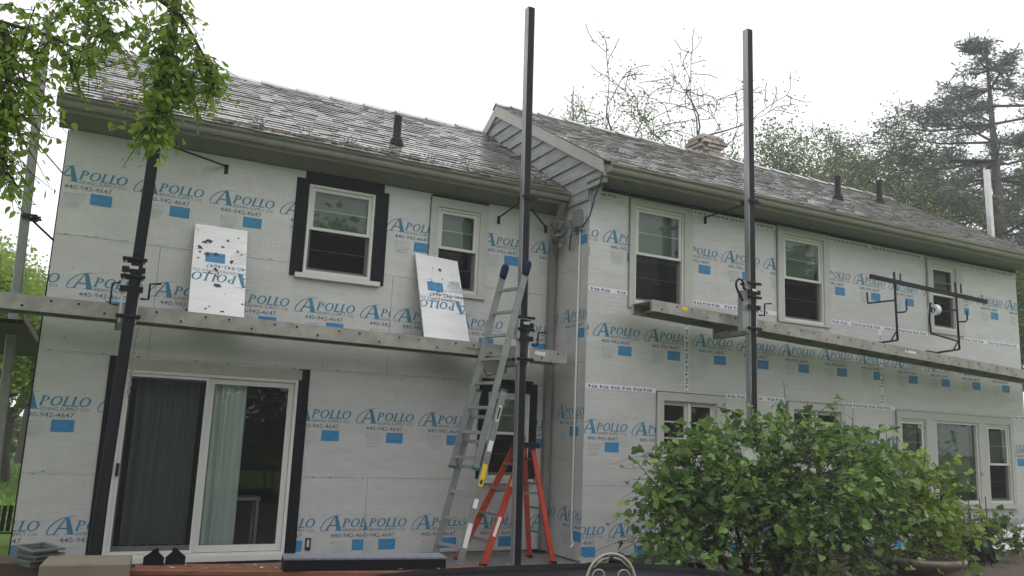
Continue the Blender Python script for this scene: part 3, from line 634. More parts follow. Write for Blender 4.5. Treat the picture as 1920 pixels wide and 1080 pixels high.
for sgn in (-1, 1):
    e = -1.25 if sgn < 0 else 5.25; m_ = 2.0+sgn*.001
    part('rake_board', MB().prism([(e, roofz(e)-.012), (m_, roofz(2)-.012), (m_, roofz(2)-.20), (e, roofz(e)-.175)], (5.452, 0, 0), (0, 1, 0), (0, 0, 1), .036), 'fascia', house)
# left rake of the set-back wing
for sgn in (-1, 1):
    e = -.30 if sgn < 0 else 5.30
    m_ = 2.5+sgn*.001; zz = LR_[1]-SL*abs(e-2.5)
    part('rake_board', MB().prism([(e, zz-.012), (m_, LR_[1]-.012), (m_, LR_[1]-.2), (e, zz-.17)], (-.55, 0, 0), (0, 1, 0), (0, 0, 1), .03), 'fascia', house)
part('gable_wall', MB().add([(XL+.002, .0, 4.48), (XL+.002, 5.0, 4.48), (XL+.002, 2.5, 6.35)], [(0,1,2)]), 'sheathing', house)
# chimney
cz0, cz1 = 6.35, 7.42; c = onY(1313, 270, 2.75); cx = c.x
ch = sub('chimney', (cx, 2.75, cz0), house)
part('core', MB().box(cx-.18, cx+.18, 2.45, 2.80, cz0, cz1-.02), 'mortar', ch)
def bmesh_brick(): return MB().box(-.095, .095, -.045, .045, 0, .06).mesh('brick', ['brick'])
BK = bmesh_brick(); z = cz0+.02; k = 0
while z < cz1-.06:
    gr = .06 if z > cz1-.22 else (.03 if z > cz1-.30 else 0)
    for side in range(2):
        x = -.18-gr+(.1 if k % 2 else .0)
        while x < .18+gr-.05:
            o = link('brick', BK, ch, (cx+x+.095, 2.445-gr if side == 0 else 0, z)) if side == 0 else None
            x += .202
    y = 2.45-gr+(.1 if not k % 2 else 0)
    while y < 2.72+gr:
        o = link('brick', BK, ch, (cx-.185-gr, y+.095, z)); o.rotation_euler = (0, 0, R(90)); y += .202
    z += .072; k += 1
part('cap', MB().box(cx-.225, cx+.225, 2.41, 2.86, cz1-.05, cz1).box(cx-.12, cx+.12, 2.52, 2.74, cz1+.001, cz1+.05), 'mortar', ch)
ob_ = onY(577, 1020, 0); bx = MB(); frame4(bx, ob_.x-.03, ob_.x+.03, ob_.z-.065, ob_.z+.065, .014, -.016, -.002, tb=.03); obx = part('outlet_box', bx, 'black_metal', house); part('cover', MB().box(ob_.x-.015, ob_.x+.015, -.008, -.003, ob_.z-.034, ob_.z+.05), 'vinyl', obx)
# downspout in the inner corner, film-wrapped elbow, conduit
ds = MB(); ds.box(5.395, 5.475, -.10, -.03, .05, 4.05); ds.bar((5.43, -.066, 4.05), (5.41, -.36, 4.58), .075, .06); part('downspout', ds, 'soffit', house)
mb = MB(); nu, nv_ = 9, 7; vs = []
for i in range(nu):
    for j in range(nv_): vs.append((5.40+random.gauss(0, .025)+.03*math.sin(i*1.7), -.14-.22*j/(nv_-1)+random.gauss(0, .02), 4.02+.38*i/(nu-1)-.06*j/(nv_-1)+random.gauss(0, .02)))
mb.add(vs, [(i*nv_+j, i*nv_+j+1, (i+1)*nv_+j+1, (i+1)*nv_+j) for i in range(nu-1) for j in range(nv_-1)]); part('crumpled_film', mb, 'soffit', house)
part('conduit', MB().tube([(5.50, -.66, 4.3), (5.495, -.66, .40), (5.493, -.68, .26), (5.48, -.74, .2), (5.40, -.80, .18)], .014, 8), 'casing', house)
part('service_box', MB().box(5.44, 5.516, -.70, -.55, 4.15, 4.42), 'soffit', house)
mb = MB(); P = [onY(1134, 303, -1.25), onY(1128, 335, -1.2), onY(1115, 370, -1.05), onY(1106, 405, -.95), onY(1092, 425, -.9), onX(1075, 428, 5.45), onX(1070, 445, 5.46), onX(1068, 470, 5.46)]
cab = part('power_cable', mb.tube(P, .010, 6), 'cable'); tag(cab, 'black service cable drooping from the eave corner to the inner wall', 'cable')
fl = thing('eave_floodlight', onY(1175, 332, -1.2), 'small dark floodlight hanging under the eave by the gable corner', 'lamp'); p = onY(1173, 335, -1.15)
part('bracket', MB().bar(p+Vector((0,0,.04)), (p.x, p.y, 4.737), .03, .03), 'black_metal', fl); part('lamp_head', MB().tube([p+Vector((0,.02,.04)), p+Vector((0,-.03,-.02)), p+Vector((0,-.06,-.07))], [.03, .05, .055], 10), 'block_grey', fl)
# ---------------------------------------------------------------- scaffold poles
def pole(base, top, label, mf='pole_metal', mr='pole_rubber', w=.096, yaw=0.0):
    base, top = Vector(base), Vector(top); t = thing('scaffold_pole', base, label, 'pole', 'pump jack scaffold poles')
    d = (top-base).normalized()
    part('shaft', MB().bar(base, top, w, w, (0, 1, 0)), mf, t, bevel=.006)
    if mr:
        off = Vector((0, -w/2-.004, 0)); part('rubber_face', MB().bar(base+off, top-d*.01+off, w*.8, .007, (0, 1, 0)), mr, t)
        off = Vector((w/2+.004, 0, 0)); part('rubber_face', MB().bar(base+off, top-d*.01+off, .007, w*.8, (0, 1, 0)), mr, t)
    part('foot_plate', MB().box(base.x-.1, base.x+.1, base.y-.1, base.y+.1, base.z, base.z+.012), 'steel', t)
    return t
def brace(t, pole_pt, wall_pts):
    p = Vector(pole_pt); mb = MB(); mb.box(p.x-.075, p.x+.075, p.y-.075, p.y-.058, p.z-.03, p.z+.03); mb.box(p.x-.075, p.x+.075, p.y+.058, p.y+.075, p.z-.03, p.z+.03)
    mb.tube([p+Vector((-.09, .07, 0)), p+Vector((.11, .07, 0))], .014, 6)
    mb.tube([p+Vector((-.09, -.07, .0)), p+Vector((.11, -.07, .0))], .014, 6)
    for q in wall_pts:
        q = Vector(q); mb.tube([p+Vector((0, .07, 0)), q], .012, 6); mb.box(q.x-.02, q.x+.02, q.y-.012, q.y+.001, q.z-.09, q.z+.02)
    part('wall_brace', mb, 'black_metal', t)
pl_ = pole((.236, -.85, 0), (.40, -.85, 7.0), 'dark scaffold pole left of the sliding door, hung with leaves', mf='pole_rubber')
brace(pl_, onY(300, 262, -.85), [onY(425, 312, -.001)])
pm_ = pole((4.64, -.85, 0), (4.53, -.85, 6.915), 'scaffold pole between the two ladders, against the set-back wing')
brace(pm_, onY(987, 372, -.85), [onY(935, 408, -.001), onY(1023, 425, -.001)])
pr_ = pole((7.46, -1.7, 0), (7.43, -1.7, 7.03), 'scaffold pole rising out of the shrub before the projecting wing')
brace(pr_, onY(1406, 380, -1.7), [onY(1322, 408, D-.001)])
c0 = onY(20, 720, 1.2); c1 = onY(88, 150, 1.2)
ps_ = pole((c0.x-.0, 1.2, -.03), (c0.x+(c1.x-c0.x)*7/3.6, 1.2, 6.2), 'bare grey scaffold pole beyond the left house corner', mf='pole_grey', mr=None)
brace(ps_, onY(57, 408, 1.2), [(XL-.002, 1.25, 3.45)])
pb_ = pole((15.75, .3, -.03), (15.62, .3, 7.12), 'pale scaffold pole beyond the far rake of the roof', mf='aluminium_light', mr=None)
# ---------------------------------------------------------------- aluminium planks
def plank(a, b, width, h, label, n_holes, left_open=True):
    """a, b: top front edge ends; the plank runs back (+Y) by width"""
    a, b = Vector(a), Vector(b); t = thing('scaffold_plank', (a+b)/2-Vector((0, 0, h)), label, 'scaffold plank', 'aluminium scaffold planks')
    d = (b-a).normalized(); up = Vector((0, 0, 1)); yv = Vector((0, 1, 0)); ln = (b-a).length
    def rail(y0, sgn, nm):
        mb = MB(); o = yv*y0
        mb.bar(a+o-up*h/2, b+o-up*h/2, .008, h); 
        for zz in (-.006, -h+.006): mb.bar(a+o+yv*sgn*.022+up*zz, b+o+yv*sgn*.022+up*zz, .036, .010)
        return part(nm, mb, 'aluminium', t)
    rail(0, 1, 'side_rail'); rail(width, -1, 'side_rail')
    part('deck', MB().bar(a+yv*width/2-up*.004, b+yv*width/2-up*.004, width-.012, .014), 'aluminium', t)
    for i in range(int(ln/.36)):
        p = a+d*(.2+.36*i)+yv*width/2-up*(h*.55); part('cross_rung', MB().bar(p-yv*(width/2-.01), p+yv*(width/2-.01), .05, .035), 'aluminium', t)
    for i in range(int(ln/.235)):
        p = a+d*(.12+.235*i)-up*(h*(.26 if i % 3 else .72))-yv*.0045; r_ = .023
        mb = MB(); mb.tube([p+yv*.003, p-yv*.004], r_, 10); mb.tube([p-yv*.0041, p-yv*.0052], r_*.62, 8, 1)
        part('rivet', mb, ['steel', 'sticker_black'], t)
    for e, s in ((a, 1), (b, -1)): 
        q = e-d*s*.006; part('end_cap', MB().bar(q-up*h/2-yv*.006, q-up*h/2+yv*.045, .012, h*1.03), 'steel', t); part('end_cap', MB().bar(q-up*h/2+yv*(width-.045), q-up*h/2+yv*(width+.006), .012, h*1.03), 'steel', t)
    return t
pk1 = plank((-1.45, -.62, 2.618), (5.37, -.62, 2.548), .40, .150, 'long aluminium plank above the sliding door carrying two foam offcuts', 0)
part('sticker', MB().bar(onY(1003, 661, -.6265), onY(1022, 664, -.6265), .001, .045), 'sticker_white', pk1)
part('scuffed_label', MB().bar(onY(875, 653, -.6265), onY(905, 656.5, -.6265), .001, .03), 'cardboard', pk1)
pk2 = plank((6.07, -1.5, 3.189), (14.6, -1.5, 2.805), .45, .140, 'long aluminium plank sloping along the projecting wing under the windows', 0)
part('sticker', MB().bar(onY(1279, 578, -1.506), onY(1289, 580, -1.506), .001, .04), 'sticker_yellow', pk2); part('sticker', MB().bar(onY(1316, 584, -1.506), onY(1324, 585.5, -1.506), .001, .045), 'fascia', pk2)
part('sticker', MB().bar(onY(1697, 658, -1.507), onY(1718, 662, -1.507), .001, .035), 'sticker_white', pk2)
pk3 = thing('scaffold_plank', (-1.0, 2.2, 2.36), 'dark-bottomed plank reaching back along the left house side', 'scaffold plank', 'aluminium scaffold planks')
part('deck', MB().box(-1.22, -.62, -.25, 5.2, 2.36, 2.40), 'pole_rubber', pk3)
for x in (-1.22, -.64): part('side_rail', MB().box(x, x+.02, -.25, 5.2, 2.401, 2.47), 'aluminium', pk3)
# ---------------------------------------------------------------- pump jacks
def jack(p, up_h, label, arm=.5, crank=1):
    p = Vector(p); t = thing('pump_jack', p, label, 'pump jack', 'pump jacks clamped to the poles')
    s_ = .07
    for sx in (-s_, s_):
        mb = MB(); mb.bar(p+Vector((sx, .0, -.22)), p+Vector((sx*1.08, .0, up_h)), .022, .05, (0, 1, 0)); part('side_plate', mb, 'aluminium_light', t)
    for zz in (up_h-.02, up_h*.55, -.16):
        part('roller', MB().tube([p+Vector((-.11, -.068, zz)), p+Vector((.11, -.068, zz))], .019, 8), 'black_metal', t)
        part('roller', MB().tube([p+Vector((-.10, .068, zz)), p+Vector((.10, .068, zz))], .019, 8), 'black_metal', t)
    for zz in (up_h*.7, up_h*.25): part('clamp', MB().box(p.x-.105, p.x+.105, p.y-.066, p.y-.052, p.z+zz-.03, p.z+zz+.03), 'black_metal', t)
    part('pin', MB().box(p.x-.04, p.x+.04, p.y-.078, p.y-.067, p.z+up_h*.72, p.z+up_h*.72+.03), 'aluminium_light', t)
    part('support_arm', MB().bar(p+Vector((-.05, .05, -.20)), p+Vector((-.05, arm+.12, -.20)), .045, .06).bar(p+Vector((.05, .05, -.20)), p+Vector((.05, arm+.12, -.20)), .045, .06).box(p.x-.09, p.x+.09, p.y+arm+.10, p.y+arm+.13, p.z-.24, p.z-.1), 'pole_metal', t)
    part('crank_handle', MB().tube([p+Vector((.09*crank, -.05, .02)), p+Vector((.16*crank, -.07, .02)), p+Vector((.16*crank, -.08, .17)), p+Vector((.26*crank, -.09, .185))], .012, 6), 'black_metal', t)
    return t
qL = onY(240, 590, -.85); jL = jack((qL.x, -.85, 2.62), .42, 'pump jack with a hanging chain, left of the sliding door')
part('wire_loop', MB().tube([qL+Vector((-.10, -.05, .30)), qL+Vector((-.17, -.07, .28)), qL+Vector((-.17, -.07, .08)), qL+Vector((-.10, -.05, .08))], .010, 6), 'black_metal', jL)
# chain links
z = 2.36; k = 0; xq = qL.x+.11
while z > 1.70:
    pts = [Vector((xq, -.80, z))+Vector(((.013*math.cos(a) if k % 2 else 0), (0 if k % 2 else .013*math.cos(a)), .024*math.sin(a))) for a in [j*math.pi/4 for j in range(8)]]
    part('chain_link', MB().tube(pts, .0045, 4, closed=True), 'steel', jL); z -= .036; k += 1; xq -= .0012
qM = onY(980, 660, -.85); jM = jack((qM.x, -.85, 2.54), .36, 'pump jack on the pole between the two ladders', crank=1)
part('top_bracket', MB().box(qM.x-.09, qM.x+.09, -.93, -.78, 2.86, 2.885).box(qM.x-.11, qM.x-.09, -.92, -.80, 2.62, 2.88), 'steel', jM)
part('wire_loop', MB().tube([qM+Vector((-.02, .25, -.10)), qM+Vector((-.2, .3, -.26)), qM+Vector((-.32, .3, -.30)), qM+Vector((-.36, .3, -.22))], .008, 6), 'black_metal', jM)
part('sheet_metal_skirt', MB().box(qM.x-.36, qM.x-.05, -.55, -.53, 2.22, 2.39), 'step_grey', jM)
qR = onY(1408, 590, -1.7); jR = jack((qR.x, -1.7, 3.10), .44, 'pump jack with a looped handle on the pole in the shrub', crank=1)
c_ = qR+Vector((-.20, -.02, .36)); part('looped_handle', MB().tube([c_+Vector((.05, 0, -.20)), c_+Vector((-.03, 0, -.09)), *[c_+Vector((.065*math.cos(a), 0, .075*math.sin(a))) for a in [math.pi*1.15-math.pi*1.3*j/8 for j in range(9)]], c_+Vector((.16, .02, -.06))], .015, 6), 'black_metal', jR)
part('brake_box', MB().box(qR.x-.155, qR.x-.085, -1.72, -1.63, 2.90, 3.42), 'pole_metal', jR)
# ---------------------------------------------------------------- guard-rail brackets on the right plank
def bracket(base, label, h):
    b = Vector(base); t = thing('rail_bracket', b, label, 'bracket', 'guard rail brackets on the plank')
    y0 = -1.5; top = b+Vector((.0, 0, h)); w = .015
    part('upright', MB().tube([b, top+Vector((-.02, 0, .12))], w*1.1, 6), 'black_metal', t)
    part('base_arm', MB().tube([b, b+Vector((-.55, .02, -.10))], w, 6).tube([b+Vector((-.03, 0, .12)), b+Vector((-.14, 0, -.02))], w*.7, 6), 'black_metal', t)
    part('clamp_foot', MB().bar(b+Vector((-.72, .03, -.10)), b+Vector((-.48, .03, -.11)), .05, .05), 'black_metal', t)
    q = b+Vector((-.02, 0, h*.66)); part('side_arm', MB().tube([q, q+Vector((-.55, .03, -.10)), q+Vector((-.56, .03, .06))], w*.9, 6), 'black_metal', t)
    q = b+Vector((0, 0, h*.46)); part('hook', MB().tube([q, q+Vector((.16, -.02, .02)), q+Vector((.20, -.02, .06)), q+Vector((.20, -.02, .20))], w*.8, 6), 'black_metal', t)
    part('top_peg', MB().tube([top+Vector((.14, .02, -.03)), top+Vector((.14, .02, .12))], w*.8, 6), 'black_metal', t)
    return t, b
t1, b1 = bracket(onY(1683, 638, -1.45), 'black guard rail bracket standing on the plank, without tape roll', .90)
t2, b2 = bracket(onY(1799, 655, -1.45), 'black guard rail bracket with the tape roll on its arm', .93)
part('lower_loop', MB().tube([b2+Vector((-.0, 0, .12)), onY(1746, 625, -1.45), onY(1743, 600, -1.45), onY(1744, 568, -1.45)], .014, 6), 'black_metal', t2)
gr = part('guard_rail', MB().bar(onY(1632, 518, -1.50), onY(1850, 566, -1.50), .04, .06), 'black_metal'); tag(gr, 'slim dark guard rail laid across the two plank brackets', 'rail')
tp = onY(1752, 581, -1.44); tr = thing('tape_roll', tp, 'white tape roll hanging on the bracket arm before the small window', 'tape roll')
n = 24; mb = MB(); ax = Vector((1, .1, .1)).normalized(); s1 = Vector((0, 0, 1)); s2 = ax.cross(s1).normalized(); s1 = s2.cross(ax)
def ringpts(r_, o): return [tp+ax*o+(s1*math.cos(2*math.pi*j/n)+s2*math.sin(2*math.pi*j/n))*r_ for j in range(n)]
vs = ringpts(.085, -.05)+ringpts(.085, .05)+ringpts(.045, .05)+ringpts(.045, -.05)
mb.add(vs, [(a*n+j, a*n+(j+1) % n, ((a+1) % 4)*n+(j+1) % n, ((a+1) % 4)*n+j) for a in range(4) for j in range(n)]); part('roll', mb, 'tape', tr)
# ---------------------------------------------------------------- foam offcuts
def offcut(bl, br, tl, tr_, label, seed, logo_at, spots):
    bl, br, tl, tr_ = map(Vector, (bl, br, tl, tr_)); t = thing('foam_offcut', (bl+br)/2, label, 'foam board', 'loose foam board offcuts')
    a = br-bl; b = tl-bl; nrm = a.cross(b).normalized()          # towards camera (-Y)
    if nrm.y > 0: nrm = -nrm
    vs = [bl, br, tr_, tl]; vs = [p+nrm*.012 for p in vs]+[p-nrm*.012 for p in vs]
    mb = MB().add(vs, [(0,1,2,3), (7,6,5,4), (0,4,5,1), (1,5,6,2), (2,6,7,3), (3,7,4,0)]); part('board', mb, 'foam_offcut', t)
    W, H = a.length, b.length; ea, eb = a/W, b/H; rs = random.Random(seed)
    bm = bmesh.new(); bm.from_mesh(LOGO); bmesh.ops.rotate(bm, verts=bm.verts, cent=(0,0,0), matrix=Matrix.Rotation(math.pi, 3, 'Y'))
    lx, lz = logo_at
    bmesh.ops.translate(bm, verts=bm.verts, vec=(lx, 0, lz))
    for co, no in [((0.005,0,0),(-1,0,0)), ((W-.005,0,0),(1,0,0)), ((0,0,.005),(0,0,-1)), ((0,0,H-.005),(0,0,1))]:
        bmesh.ops.bisect_plane(bm, geom=bm.verts[:]+bm.edges[:]+bm.faces[:], plane_co=co, plane_no=no, clear_outer=True)
    me = LOGO.copy(); 
    for v in bm.verts: v.co = bl+nrm*(.0135-v.co.y)+ea*v.co.x+eb*v.co.z-Vector(bl)
    bm.to_mesh(me); bm.free(); link('printed_logo', me, t, bl)
    for (x, z, s_) in spots:
        mb = MB(); k = rs.randint(6, 9); ang = sorted(rs.uniform(0, 6.28) for _ in range(k)); o = bl+nrm*.0145
        mb.add([o+ea*min(max(x*W+s_*rs.uniform(.4, 1.2)*math.cos(q), .01), W-.01)+eb*(z*H+s_*rs.uniform(.3, 1.0)*math.sin(q)) for q in ang], [tuple(range(k))])
        part('dark_mark', mb, 'sticker_black', t)
S1 = [(.2, .80, .045), (.28, .82, .04), (.13, .73, .045), (.62, .85, .03), (.55, .77, .028), (.83, .74, .028), (.9, .71, .018), (.12, .68, .022), (.26, .66, .035), (.42, .67, .035), (.1, .61, .024), (.73, .61, .04), (.42, .49, .045), (.5, .46, .03), (.32, .46, .02), (.48, .33, .045), (.46, .43, .02), (.62, .24, .012), (.96, .15, .018), (.3, .06, .02), (.36, .09, .014), (.6, .05, .025), (.06, .93, .012), (.82, .9, .014)]
offcut(onY(352, 587, -.40), onY(457, 598, -.40), onY(366, 420, -.035), onY(464, 434, -.035), 'foam board scrap with many black spots leaning on the wall', 3, (.235, .70), S1)
S2 = [(.52, .83, .03), (.35, .84, .012), (.28, .7, .016), (.30, .67, .018), (.42, .60, .012), (.42, .56, .026), (.47, .66, .016), (.55, .72, .012), (.6, .58, .014), (.22, .88, .006), (.72, .86, .006), (.8, .79, .006)]
offcut(onY(795, 632, -.40), onY(880, 642, -.40), onY(778, 475, -.036), onY(857, 491, -.036), 'cleaner foam board scrap leaning before the narrow window', 8, (.22, .70), S2)
bl, br = onY(1862, 1062, -1.35), onY(1990, 1040, -1.25); bl.z = max(bl.z, .013); br.z = .06
offcut(bl, br, onY(1846, 1003, -1.0), onY(1960, 972, -.95), 'foam board scrap lying against the wall behind the vines', 5, (.5, .25), [(.8, .5, .05), (.85, .4, .04)])
# ---------------------------------------------------------------- extension ladder (leans sideways against the pole between its rails)
el = thing('extension_ladder', (3.75, -.88, 0), 'aluminium extension ladder with blue mitts leaning on the pole', 'ladder')
f0 = onY(797, 1085, -.68); f1 = onY(948, 520, -.68); n0 = onY(847, 1085, -1.08); n1 = onY(992, 516, -1.08)
dF = (f1-f0).normalized(); dN = (n1-n0).normalized()
f0 = f0+dF*((.0-f0.z)/dF.z); n0 = n0+dN*((.0-n0.z)/dN.z)
sd_ = Vector((0, 1, 0)); nl = dN.cross(sd_).normalized()          # out of the ladder plane
if nl.x > 0: nl = -nl
def at(d0, d, z): return d0+d*((z-d0.z)/d.z)
ZB, ZT, ZF = 1.98, 3.40, 1.10
def lrail(p, q, nm, off): part(nm, MB().bar(p+off, q+off, .075, .028, sd_), 'ladder_rail', el)
for d0, d in ((f0, dF), (n0, dN)):
    s_ = 1 if d0 is f0 else -1
    lrail(at(d0, d, .03), at(d0, d, ZB), 'base_rail', nl*-.045+sd_*s_*.012); lrail(at(d0, d, ZF), at(d0, d, ZT), 'fly_rail', nl*.045-sd_*s_*.018)
    e = at(d0, d, ZT)+nl*.045-sd_*s_*.018
    part('mitt', MB().tube([e-d*.05, e-d*.02, e+d*.05, e+d*.10, e+d*.13], [.038, .048, .052, .050, .036], 8), 'mitt', el)
    e = at(d0, d, ZB)-nl*.045+sd_*s_*.012; part('rail_cap', MB().bar(e-d*.001, e+d*.03, .08, .034, sd_), 'ladder_green', el)
    e = at(d0, d, ZF)+nl*.045-sd_*s_*.018; part('rail_cap', MB().bar(e-d*.03, e+d*.001, .08, .034, sd_), 'ladder_green', el)
    part('foot', MB().bar(at(d0, d, .0)-nl*.045, at(d0, d, .05)-nl*.045, .09, .06, sd_), 'black_metal', el)
z = .26
while z < ZB-.05: part('rung', MB().bar(at(f0, dF, z)-nl*.045, at(n0, dN, z)-nl*.045, .034, .026, nl), 'ladder_rail', el); z += .285
z = ZF+.10
while z < ZT-.03: part('rung', MB().bar(at(f0, dF, z)+nl*.045, at(n0, dN, z)+nl*.045, .034, .026, nl), 'ladder_rail', el); z += .285
so_ = sd_*-1*(.012+.016)
def stick(z0, z1, m, w=.055): part('sticker', MB().bar(at(n0, dN, z0)-nl*.045+so_, at(n0, dN, z1)-nl*.045+so_, w, .002, sd_), m, el)
stick(1.64, 1.82, 'sticker_white', .035); stick(1.66, 1.80, 'sticker_blue', .024); stick(1.30, 1.42, 'sticker_white'); stick(.92, 1.16, 'sticker_yellow'); stick(.94, .99, 'sticker_black', .03); stick(.68, .78, 'sticker_white'); stick(.26, .52, 'sticker_white')
# ---------------------------------------------------------------- orange stepladder behind the pole
sl = thing('step_ladder', (4.72, -.55, 0), 'orange fibreglass stepladder with grey steps standing behind the pole', 'stepladder')
tz = 1.34; yn, yf = -.72, -.32
A0n, A0f = Vector((onY(925, 1062, -.74).x, -.80, 0)), Vector((onY(880, 1062, -.28).x-.02, -.28, 0))
A0n.x = 4.25; A0f.x = 4.16
top = Vector((4.86, 0, tz))
An, Af = Vector((4.80, -.64, tz)), Vector((4.80, -.40, tz))
for p, q in ((A0n, An), (A0f, Af)): part('front_rail', MB().bar(p, q, .028, .075, (1, 0, 0)), 'orange', sl)
B0n, B0f = Vector((5.18, -.78, 0)), Vector((5.12, -.30, 0)); Bn, Bf = Vector((4.93, -.63, tz)), Vector((4.93, -.41, tz))
for p, q in ((B0n, Bn), (B0f, Bf)): part('rear_rail', MB().bar(p, q, .026, .06, (1, 0, 0)), 'orange', sl)
part('top_cap', MB().box(4.74, 5.0, -.68, -.36, tz-.005, tz+.06), 'black_metal', sl)
for k in range(4):
    t = (.29*(k+1))/tz-.02; p, q = A0n.lerp(An, t), A0f.lerp(Af, t); part('step', MB().bar(p, q, .085, .022), 'step_grey', sl)
    t = (.29*(k+1))/tz+.03; p, q = B0n.lerp(Bn, t), B0f.lerp(Bf, t); part('rear_brace', MB().bar(p, q, .02, .028), 'step_grey', sl)
part('spreader', MB().bar(A0n.lerp(An, .60)+Vector((0, .02, 0)), B0n.lerp(Bn, .60)+Vector((0, .02, 0)), .008, .028), 'step_grey', sl); part('spreader', MB().bar(A0f.lerp(Af, .60), B0f.lerp(Bf, .60), .008, .028), 'step_grey', sl)
for t0, t1, m in ((.66, .78, 'sticker_yellow'), (.24, .40, 'sticker_white')):
    d = Vector((0, -.016, 0)); part('sticker', MB().bar(A0n.lerp(An, t0)+d, A0n.lerp(An, t1)+d, .002, .04, (1, 0, 0)), m, sl)
for p in (A0n, A0f, B0n, B0f): part('foot', MB().box(p.x-.03, p.x+.03, p.y-.04, p.y+.04, 0, .03), 'black_metal', sl)
# ---------------------------------------------------------------- foreground: bench with leftovers, table, chair
p0, p1 = onZ(-60, 1036, .45), onZ(985, 1062, .45); dv = (p1-p0).normalized(); nv = Vector((-dv.y, dv.x, 0))
if nv.y > 0: nv = -nv
bn = thing('deck_bench', p0+nv*.2, 'reddish brown wooden bench loaded with siding leftovers', 'bench')
pA, pB = onZ(262, 1056, .45), p1
for k in range(2): part('seat_plank', MB().bar(pA+nv*(.075+.15*k)-Vector((0,0,.02)), pB+nv*(.075+.15*k)-Vector((0,0,.02)), .143, .04), 'deck_wood', bn, bevel=.006)
part('apron', MB().bar(pA+nv*.285-Vector((0,0,.10)), pB+nv*.285-Vector((0,0,.10)), .03, .12), 'deck_wood', bn)
for t in (.06, .5, .94):
    for s_ in (.05, .24): q = pA.lerp(pB, t)+nv*s_; part('leg', MB().bar((q.x, q.y, 0), (q.x, q.y, .41), .07, .07), 'deck_wood', bn)
cr_ = thing('dark_crate', onZ(55, 1060, .4), 'low dark wooden crate under the stacked grey mounting blocks', 'crate'); q0, q1 = onZ(-40, 1052, .42), onZ(118, 1056, .42)
for k in range(3): part('board', MB().bar(q0+nv*.005-Vector((0,0,.03+.13*k)), q1+nv*.005-Vector((0,0,.03+.13*k)), .02, .12), 'dark_wood', cr_); part('board', MB().bar(q0+nv*.335-Vector((0,0,.03+.13*k)), q1+nv*.335-Vector((0,0,.03+.13*k)), .02, .12), 'dark_wood', cr_)
part('lid', MB().bar(q0+nv*.17+Vector((0,0,.035)), q1+nv*.17+Vector((0,0,.035)), .36, .02), 'dark_wood', cr_)
# cardboard carton
c0, c1 = onZ(106, 1042, .53), onZ(264, 1040, .53); cb = part('cardboard_carton', MB().bar(c0+nv*.2-Vector((0,0,.265)), c1+nv*.2-Vector((0,0,.265)), .40, .53), 'cardboard', bevel=.008); tag(cb, 'plain tan cardboard carton before the left door jamb', 'carton')
# stacked mounting blocks: square flanged boxes
vb = thing('mounting_block', onZ(68, 1040, .46), 'grey square siding mounting blocks stacked crookedly by the house corner', 'mounting block')
ce = onZ(70, 1047, .50)
for k, (dz, a, tilt) in enumerate([(0, .5, 0), (.035, .75, .04), (.075, .62, .09)]):
    mb = MB(); frame4(mb, -.12, .12, -.12, .12, .034, -.006, .006); 
    frame4(mb, -.088, .088, -.088, .088, .012, .006, .045)
    rot = Matrix.Rotation(a, 3, 'Z') @ Matrix.Rotation(tilt, 3, 'X') @ Matrix.Rotation(R(-90), 3, 'X')
    mb.add([(-.078, .03, -.078), (.078, .03, -.078), (.078, .03, .078), (-.078, .03, .078)], [(0,1,2,3)])
    mb.v = [tuple(rot @ Vector(p)+ce+Vector((0, 0, dz))) for p in mb.v]; part('block', mb, 'block_grey', vb)
part('cut_tab', MB().bar(onZ(70, 1049, .47), onZ(77, 1066, .44), .02, .008), 'sticker_white', vb)
# cut black trim pieces
def notch(a, b_, label):
    a, b_ = Vector(a), Vector(b_); w_ = (b_-a).length; ex = (b_-a)/w_; o = part('trim_piece', MB().prism([(0, 0), (w_, 0), (w_, .05), (w_*.72, .085), (w_*.66, .12), (w_*.45, .11), (w_*.30, .085), (0, .055)], a, ex, Vector((0, 0, 1)), .03), 'trim_black'); tag(o, label, 'trim piece', 'cut pieces of black trim'); return o
a_ = onZ(271, 1057, .452); b_ = onZ(309, 1057, .452); notch(a_+nv*.03, b_+nv*.03, 'notched black trim offcut on the bench before the door'); a_ = onZ(311, 1057, .452); b_ = onZ(348, 1057, .452)
notch(b_+nv*.03, a_+nv*.03, 'notched black trim offcut on the bench before the door')
# long black trim carton
q0, q1 = onZ(531, 1063, .455), onZ(829, 1060, .455); bt = thing('trim_bundle', q0, 'long black bundle of trim with a wet grey top lying on the bench', 'trim bundle')
part('carton', MB().bar(q0+nv*.07+Vector((0,0,.036)), q1+nv*.07+Vector((0,0,.036)), .20, .072), 'trim_black', bt)
part('wet_top', MB().bar(q0+nv*.05+Vector((0,0,.080)), q1+nv*.05+Vector((0,0,.080)), .235, .013), 'trim_top', bt)
mb = MB()
for _ in range(90):
    q = pA.lerp(pB, random.random())+nv*random.uniform(.01, .28); a = random.uniform(0, 6.28); l = random.uniform(.006, .028); h = .452+random.uniform(0, .012)
    mb.add([(q.x+l*math.cos(a), q.y+l*math.sin(a), h), (q.x-l*.3*math.sin(a), q.y+l*.3*math.cos(a), h+.004), (q.x-l*math.cos(a), q.y-l*math.sin(a), h), (q.x+l*.3*math.sin(a), q.y-l*.3*math.cos(a), h+.006)], [(0,1,2,3)], random.choice([0, 0, 1, 2]))
tag(part('work_scraps', mb, ['sticker_white', 'cardboard', 'trim_black']), 'tiny trim and foam scraps strewn over the wooden bench', 'scraps', kind='stuff')
